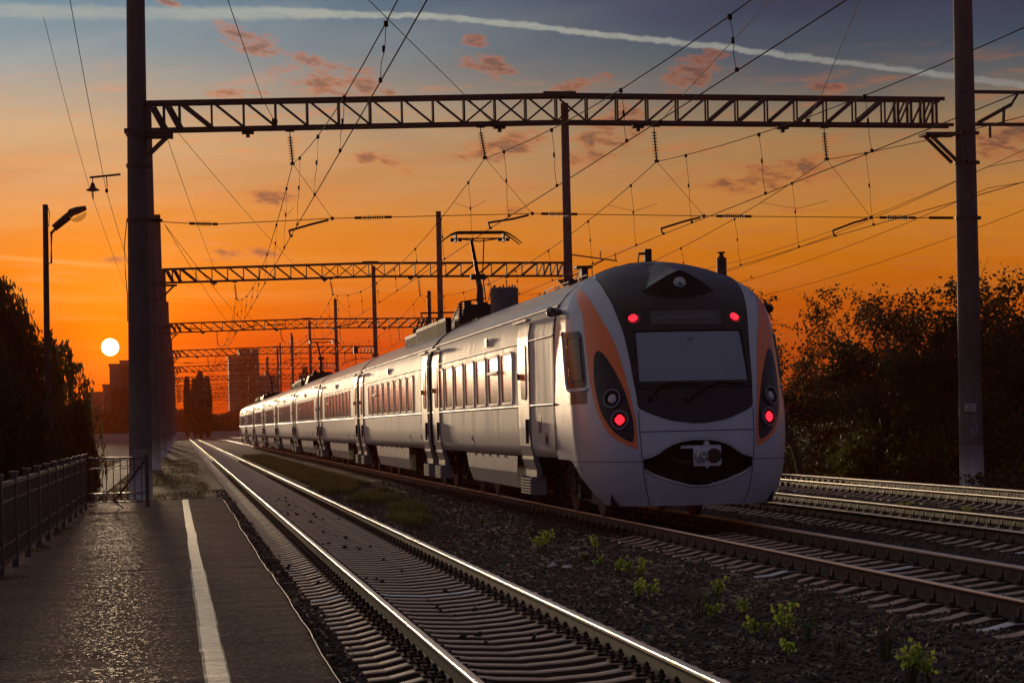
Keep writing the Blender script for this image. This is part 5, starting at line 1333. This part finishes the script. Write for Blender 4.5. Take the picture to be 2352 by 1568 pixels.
for i, (px, py, Y, kd, sc_, lb) in enumerate(spec):
    x, h = top(px, py, Y); tree('autumn_tree' if kd in (0, 2, 4) else 'dense_tree', lb, (x, Y, -.5), h, kd, i * 1.9, sc_, GT)
rw = ['behind the train nose', 'between the first two ragged trees', 'under the tallest leafy tree', 'below the leaning limb', 'left of the numbered post', 'behind the numbered post', 'right of the numbered post', 'near the right edge', 'at the right edge', 'beyond the right edge', 'deep behind the nose side', 'deep in the middle of the wood']
for i, px in enumerate((1815, 1885, 1950, 2015, 2080, 2150, 2225, 2290, 2350, 2440, 1850, 1980)):
    Y = 78 + (i * 7) % 11 + (8 if i > 9 else 0); x, h = top(px, 815 + (i * 37) % 70, Y); tree('backing_tree', 'dark bushy tree of the second row, ' + rw[i], (x, Y, -.6), h, 3 if i % 2 else 1, i * 2.3 + .7, 1.5, 'second row of dark trees')
ub = ['tucked against the train side', 'right of the train, yellowish', 'third along the track edge', 'fourth along the track edge', 'halfway to the numbered post', 'a little left of the numbered post', 'just left of the numbered post base', 'just right of the numbered post base', 'second right of the numbered post', 'last before the right edge', 'at the right edge', 'cut by the right edge']
for i, px in enumerate((1812, 1850, 1895, 1945, 2000, 2055, 2110, 2170, 2225, 2275, 2325, 2385)):
    Y = 60.5 + (i * 5) % 7; x, h = top(px, 960 - (i * 53) % 90, Y); x = max(x, 22.8 + .2 * i)
    bush('track_side_bush', 'low dark bush ' + ub[i], (x, Y, -.55), h, 2.1 + .25 * (i % 3), 40 + i % 4, M_leafy if i in (0, 1, 4, 10) else M_leaf, 'bushes along the farthest track')
# scrubby undergrowth between them
rr = np.random.default_rng(77); n_ = 46000; X = 21.6 + 16 * rr.random(n_) ** 1.4; Y = 40 + 60 * rr.random(n_); Z = -.5 + rr.random(n_) ** 1.6 * (.5 + np.clip((X - 22.5) * .55, 0, 2.2)); P = np.stack([X, Y, Z], 1)
V, Fq = leafquads(P, .12, 5); o = obj('undergrowth', npmesh('undergrowth', V, Fq, [M_leaf, M_leafy, M_dry], rr.choice([0, 1, 2], n_, p=[.7, .2, .1]))); tag(o, 'dark scrub and dead stalks at the foot of the trees', 'undergrowth', kind='stuff')

# willows on the left
def willow(label, pos, H, W, seed, n_str=230, hang=(1.2, 4.), leaf=.075):
    r_ = random.Random(seed); m, tips = grow(seed, H * .66, .7, .2, 2, nb0=12)
    ms = MB(); LP_ = []
    domes = [(r_.uniform(-.7, .7) * W, r_.uniform(-.6, .6) * W, r_.uniform(.3, .55) * W, r_.uniform(.72, .97) * H) for _ in range(7)] + [(-.15 * W, 0, .45 * W, H)]
    for k in range(n_str):
        dx, dy, dr, dh = r_.choice(domes); a = r_.uniform(0, 6.28); d = dr * math.sqrt(r_.random()); d_ = d / dr
        q = Vector((dx + math.cos(a) * d, dy + math.sin(a) * d, dh * (1 - .16 * d_ ** 2) * r_.uniform(.93, 1.0))); L_ = min(r_.uniform(*hang), q.z - .4)
        pts = [q]; out = Vector((math.cos(a), math.sin(a), 0)) * r_.uniform(.05, .35)
        for j in range(1, 9): f = j / 8; pts.append(q + out * math.sin(f * 1.5) + Vector((r_.gauss(0, .03), r_.gauss(0, .03), .12 * math.sin(f * 3.1) - L_ * f ** 1.15)))
        ms.tube(pts, .008, 3, cap=False)
        for j in range(int(L_ * 15)):
            f = r_.random() * 8; i = min(int(f), 7); LP_.append((pts[i].lerp(pts[i + 1], f - i) + Vector((r_.gauss(0, .055), r_.gauss(0, .055), 0)))[:])
    t = empty('willow_tree', pos); m.build('trunk', M_bark, t, smooth=True); o = ms.build('hanging_twigs', M_bark, t); o['kind'] = 'stuff'
    V, Fq = leafquads(np.array(LP_), leaf, seed, 2.6, .9); obj('crown', npmesh('crown', V, Fq, M_willow), t); tag(t, label, 'tree', 'willows left of the platform'); return t
x, h = top(18, 592, 68); willow('big drooping willow at the left edge behind the fence', (x - .55, 68, -.5), h, 2.0, 5, 400, (1.6, 5.5), .07)
x, h = top(-60, 640, 62); willow('willow cut off by the left edge of the view', (x - .9, 62, -.5), h, 2.2, 6, 420, (1.6, 5.2), .07)
x, h = top(150, 742, 92); willow('smaller open willow between the lamp post and the setting sun', (x - .1, 92, -.5), h, 1.25, 9, 90, (.6, 2.3), .10)
x, h = top(160, 885, 80); willow('low round willow behind the street lamp, hanging to the right', (x, 80, -.5), h, 1.5, 12, 230, (1.0, 3.6), .07)
x, h = top(60, 880, 56); bush('dark_bush', 'broad dark bush under the big willow', (x - .9, 56, -.6), h + .3, 1.7, 61, M_leaf, None, 14000, .05)
x, h = top(205, 905, 74); bush('dark_bush', 'dark bush spilling towards the concrete posts', (x - .35, 74, -.6), h + .1, .95, 62, M_leaf, None, 14000, .05)
x, h = top(150, 1010, 60); bush('dark_bush', 'low bush at the foot of the street lamp', (x - .1, 62, -.6), h + .1, 1.1, 63, M_leaf, None, 9000, .05)

for i, (x_, y_, h_, lb) in enumerate(((-8.0, 112, 5.2, 'nearest'), (-9.2, 131, 5.6, 'second'), (-9.2, 152, 6.0, 'third'), (-11.5, 122, 6.2, 'outer'), (-11., 176, 6.6, 'farthest'))): tree('dense_tree', 'dark low tree behind the small willow, %s of that row' % lb, (x_, y_, -.6), h_, 3 if i % 2 else 1, i * 1.7, .9, 'trees behind the small willow')
# grass and small herbs
def blades(name, X, Y, zf, h, mt, mi=None, w_=.012, seed=1):
    r_ = np.random.default_rng(seed); n_ = len(X); a = r_.random(n_) * 6.28; hh = h * (.4 + r_.random(n_)); lx = r_.normal(0, .4, n_) * hh; ly = r_.normal(0, .4, n_) * hh; Z = zf(X, Y)
    cx_, sx_ = np.cos(a) * w_, np.sin(a) * w_
    V = np.stack([np.stack([X - cx_, Y - sx_, Z], 1), np.stack([X + cx_, Y + sx_, Z], 1), np.stack([X + lx, Y + ly, Z + hh], 1)], 1).reshape(-1, 3)
    return npmesh(name, V, np.arange(n_ * 3).reshape(-1, 3), mt, mi)
n_ = 52000; rr = np.random.default_rng(3)
Y = 49 + 110 * rr.random(n_) ** 1.8; X = -7 + 8.0 * rr.random(n_); keep = ~((X > -4.3) & (X < -2.6)) & (fbm(X * 1.1, Y * .35, 3, 88) > -.10); X, Y = X[keep], Y[keep]
M_gr = leafmat('grass_blade', (.09, .11, .03), (.14, .13, .05), .4); M_gr2 = leafmat('grass_straw', (.20, .16, .08), (.15, .12, .06), .3)
o = obj('grass', blades('grass', X, Y, lambda X, Y: -.46 + .10 * fbm(X * .6, Y * .3, 4, 71), .12, [M_gr, M_gr2], rr.choice([0, 1], len(X), p=[.75, .25]), .014)); tag(o, 'rough grass on the verge past the platform end', 'grass', kind='stuff')
n_ = 60000; Y = 42 + 120 * rr.random(n_) ** 1.6; X = 4.5 + 1.7 * rr.random(n_); keep = fbm(X * 1.3, Y * .22, 3, 90) + np.clip((Y - 60) * .008, 0, .3) > .0; X, Y = X[keep], Y[keep]
o = obj('grass', blades('grass', X, Y, lambda X, Y: bedz(X) - .02, .20, [M_gr, M_gr2, M_weed2], rr.choice([0, 1, 2], len(X), p=[.3, .5, .2]), .014, 2)); tag(o, 'straw and green weeds strip between the platform track and the train', 'grass', kind='stuff')
n_ = 4000; Y = 13 + 33 * rr.random(n_); X = -1.98 + .25 * np.abs(rr.normal(0, .5, n_)); keep = fbm(X * 2, Y * .6, 3, 91) > .12; X, Y = X[keep], Y[keep]
o = obj('grass', blades('grass', X, Y, lambda X, Y: PZ + X * 0, .05, M_gr, None, .008, 3)); tag(o, 'tufts of grass along the foot of the railing', 'grass', kind='stuff')

def weed(label, px, py, hpx, wpx, seed, mt=None, kind='leafy', zg=None, nstem=None):
    zg = -.40 if zg is None else zg; p = GZ(px, py, zg); zg = float(bedz(p.x)) ; p = GZ(px, py, zg); d = (p - Vector((0, 0, CZ))).dot(fw); H = 1.2 * hpx * d / F; W = 1.2 * wpx * d / F / 2; r_ = random.Random(seed)
    t = empty('weed_plant', p); st = MB(); LP_ = []; NS = nstem or max(3, int(wpx / 9)); 
    for k in range(NS):
        a = r_.uniform(0, 6.28); e_ = W * r_.uniform(.2, 1.); h = H * r_.uniform(.55, 1.); tip = Vector((math.cos(a) * e_, math.sin(a) * e_, h)); mid = tip * .5 + Vector((0, 0, h * .15))
        pts = [Vector((math.cos(a) * e_ * .25, math.sin(a) * e_ * .25, -.03)), mid, tip]; st.tube(pts, [.006, .0045, .002], 4)
        for j in range(15 if kind == 'leafy' else 22):
            f = r_.uniform(.35, 1.05); q = pts[0].lerp(pts[1], f * 2) if f < .5 else pts[1].lerp(pts[2], f * 2 - 1); LP_.append((q + Vector((r_.gauss(0, .022), r_.gauss(0, .022), r_.gauss(0, .014))))[:])
    st.build('stem', M_bark if kind == 'dry' else M_weed2, t)
    V, Fq = leafquads(np.array(LP_), .036 if kind == 'leafy' else .016, seed, 1.25)
    obj('leaves', npmesh('leaves', V, Fq, mt or M_weed), t); tag(t, label, 'plant', 'weeds growing in the ballast'); return t
G_ = [('leafy weed patch farthest back between the two near tracks', 1245, 1268, 42, 80, 'leafy', M_weed), ('single upright weed below the train side', 1367, 1275, 36, 24, 'leafy', M_weed), ('small weed left of the three middle ones', 1343, 1290, 20, 22, 'leafy', M_weed2), ('tiny bright weed under the upright one', 1376, 1300, 20, 24, 'leafy', M_weed),
      ('weed with yellowed tips, left of a pair', 1418, 1318, 34, 36, 'leafy', M_weed), ('weed with yellowed tips, right of a pair', 1442, 1322, 28, 26, 'leafy', M_weed), ('taller weed trailing downhill', 1468, 1330, 46, 42, 'leafy', M_weed), ('round weed, left one near the rail', 1464, 1380, 44, 38, 'leafy', M_weed), ('round weed, right one near the rail', 1500, 1388, 48, 44, 'leafy', M_weed),
      ('dark feathery clump with many thin stalks', 1605, 1415, 62, 100, 'fine', M_weed2), ('bright weed rising behind the dark feathery clump', 1646, 1378, 44, 46, 'leafy', M_weed), ('low bright weed right of the dark clump', 1642, 1420, 26, 48, 'leafy', M_weed), ('thin leggy weed left of the big vine', 1712, 1408, 26, 26, 'leafy', M_weed),
      ('sprawling vine, left arm of the big patch', 1745, 1465, 46, 80, 'leafy', M_weed), ('sprawling vine, tall middle of the big patch', 1805, 1475, 76, 80, 'leafy', M_weed), ('feathery dark weed beside the sprawling vine', 1850, 1470, 44, 60, 'fine', M_weed2), ('vine end hanging towards the camera', 1812, 1520, 46, 30, 'leafy', M_weed),
      ('dried grey seed-head plant near the lower right', 2030, 1510, 92, 100, 'fine', M_dry), ('rusty dry tuft left of the grey seed heads', 1925, 1495, 36, 70, 'fine', M_dry), ('big yellow-green plant at the bottom right', 2090, 1565, 78, 84, 'leafy', M_weed), ('small yellow weed at the bottom right corner', 2138, 1560, 40, 40, 'leafy', M_weed),
      ('faint green weed near the train wheels', 1105, 1208, 18, 24, 'leafy', M_weed2), ('orange-tinted seedling left of the leafy patch', 1192, 1222, 12, 14, 'leafy', M_dry)]
for i, (lb, px, py, h_, w_, kd, mt_) in enumerate(G_): weed(lb, px, py, h_, w_, 100 + i, mt_, kd)
for i, (lb, px, py, h_, w_) in enumerate((('pale tuft growing between the two farthest tracks', 2150, 1172, 30, 50), ('small green weed between the farthest tracks, left', 2075, 1163, 9, 40), ('small green weed between the farthest tracks, right', 2222, 1176, 9, 30))): weed(lb, px, py, h_, w_, 140 + i, M_dry if i == 0 else M_weed, 'fine' if i == 0 else 'leafy', -.35)
# litter
def scrap(label, px, py, s, seed, zg=-.36):
    p = GZ(px, py, zg); p = GZ(px, py, float(bedz(p.x)) + .02); r_ = random.Random(seed); m = MB(); n_ = 6
    m.grid([[((i - 2.5) * s * .3 + r_.gauss(0, s * .05), (j - 1.5) * s * .22 + r_.gauss(0, s * .05), abs(r_.gauss(.02, s * .16))) for j in range(4)] for i in range(n_)])
    o = m.build('litter_scrap', mat('litter_white_%d' % seed, (.55, .5, .48), .7), None, loc=p + Vector((0, 0, .015))); tag(o, label, 'litter')
scrap('crumpled white scrap lying on the dark ballast', 1285, 1306, .22, 1); scrap('tiny pale scrap near the platform rail', 1350, 1480, .06, 2, -.37); scrap('pale pebble-like scrap by the lower right sleepers', 2170, 1412, .07, 3, -.3)
m = MB(); q = GZ(700, 1157, -.4); m.box(-.35, .35, -.5, .5, -.1, .03); 

# ------------------------------------------------------------------ distance
M_b1 = mat('far_concrete', (.12, .085, .075), .9, noise=(.05, .3)); M_b2 = mat('far_window', (.06, .05, .05), .3)
def block(label, parts, Y, winw=2.2, storey=1.9, cat='building'):
    """parts: (px0, px1, ytop)"""
    x0 = PY(parts[0][0], 985, Y).x; t = empty('apartment_building', (x0, Y, -1.)); 
    for (a, b, yt) in parts:
        A = PY(a, yt, Y); B = PY(b, yt, Y); m = MB(); m.box(A.x - x0, B.x - x0, 0, 18, 0, A.z + 1.); m.box(A.x - x0 - .3, B.x - x0 + .3, -.3, 18.3, A.z + 1., A.z + 1.8); o = m.build('wall', M_b1, t)
        mm = MB(); nx = max(1, int((B.x - A.x) / winw)); nz_ = int((A.z - 2) / storey)
        for i in range(nx):
            for j in range(nz_): cx_ = A.x - x0 + (i + .5) * (B.x - A.x) / nx; mm.box(cx_ - .5, cx_ + .5, -.06, .05, 2 + j * storey, 3. + j * storey)
        if mm.v: w_ = mm.build('windows_grid', M_b2, o); w_['kind'] = 'stuff'
    tag(t, label, cat, 'distant tower blocks'); return t
block('tall tower block silhouette left of the train tail', [(525, 592, 822), (550, 594, 806)], 820)
block('stepped tower block below the setting sun', [(236, 300, 887), (251, 300, 840), (276, 300, 832)], 820)
block('low hazy block just right of the tall tower', [(594, 640, 868)], 790)
block('low reddish block beyond the left willows', [(190, 232, 905)], 780)
M_far = leafmat('far_foliage', (.035, .03, .016), (.05, .035, .02), .1)
def poplar(label, px, yt, wpx, Y, seed):
    A = PY(px, yt, Y); H = A.z + .8; W = wpx * Y / F / 2; rr = np.random.default_rng(seed); n_ = 2600; t_ = rr.random(n_) ** .8; prof = np.sin(np.pi * np.clip(t_ * .86 + .12, 0, 1)) ** .7; a = rr.random(n_) * 6.28; r_ = W * prof * np.sqrt(rr.random(n_)) * (.8 + .4 * rr.random(n_))
    P = np.stack([r_ * np.cos(a), r_ * np.sin(a), H * (.06 + .94 * t_)], 1); V, Fq = leafquads(P, .6, seed); t = empty('poplar_tree', (A.x, Y, -.8)); obj('crown', npmesh('crown', V, Fq, M_far), t)
    m = MB(); m.tube([(0, 0, 0), (0, 0, H * .8)], [.5, .1], 6); m.build('trunk', M_bark, t); tag(t, label, 'tree', 'far poplars'); return t
for i, (px, yt, w_, lb) in enumerate(((429, 868, 15, 'thin far poplar at the left of the group'), (446, 872, 16, 'second far poplar, between thin and broad ones'), (459, 855, 30, 'broadest and tallest far poplar'), (475, 866, 20, 'far poplar right of the tallest'), (700, 845, 20, 'far tree seen over the train roof'))): poplar(lb, px, yt, w_, 560, 200 + i)
# tree belt and embankment far behind
rr = np.random.default_rng(12)
def belt_mass(n_, x0, x1, Y0, Y1, hf, leaf, seed, label):
    X = x0 + (x1 - x0) * rr.random(n_); Y = Y0 + (Y1 - Y0) * rr.random(n_); H = hf(X); Z = -1 + H * rr.random(n_) ** .8; V, Fq = leafquads(np.stack([X, Y, Z], 1), leaf, seed); o = obj('tree_belt', npmesh('tree_belt', V, Fq, M_far)); tag(o, label, 'wood', kind='stuff')
belt_mass(42000, -200, 260, 670, 730, lambda X: 8.2 + 4 * fbm(X * .08, X * 0, 4, 15) * 2, 1.3, 4, 'dark belt of trees along the horizon')
belt_mass(9000, -60, -14, 160, 330, lambda X: 5 + 3 * fbm(X * .3, X * 0, 3, 17), .6, 6, 'dark hedge mass left of the far track')
def hill(name, x0, x1, Y0, Y1, h): 
    X, Y = np.meshgrid(np.linspace(x0, x1, 60), np.linspace(Y0, Y1, 12)); f = np.clip((Y - Y0) / 60, 0, 1); Z = -.9 + h * f; V = np.stack([X, Y, Z], -1).reshape(-1, 3); i = np.arange(720).reshape(12, 60)
    Fc = np.stack([i[:-1, :-1], i[:-1, 1:], i[1:, 1:], i[1:, :-1]], -1).reshape(-1, 4); o = obj(name, npmesh(name, V, Fc, M_grassground, smooth=True)); tag(o, kind='structure')
m = MB(); m.box(-50, 30, 642, 648, -.8, 1.35); o = m.build('far_road', mat('far_road', (.42, .38, .34), .8)); tag(o, kind='structure')
# ------------------------------------------------------------------ haze
hm = bpy.data.materials.new('haze'); hm.use_nodes = True; t = hm.node_tree; t.nodes.clear(); pv_ = t.nodes.new('ShaderNodeVolumePrincipled'); oo = t.nodes.new('ShaderNodeOutputMaterial'); t.links.new(pv_.outputs[0], oo.inputs['Volume'])
pv_.inputs['Color'].default_value = (1., .22, .07, 1); pv_.inputs['Density'].default_value = .00028; pv_.inputs['Anisotropy'].default_value = .25
m = MB(); m.box(-420, 420, -70, 900, -3, 40); o = m.build('haze', hm); tag(o, 'thin warm evening haze over the whole line', 'haze', kind='stuff')
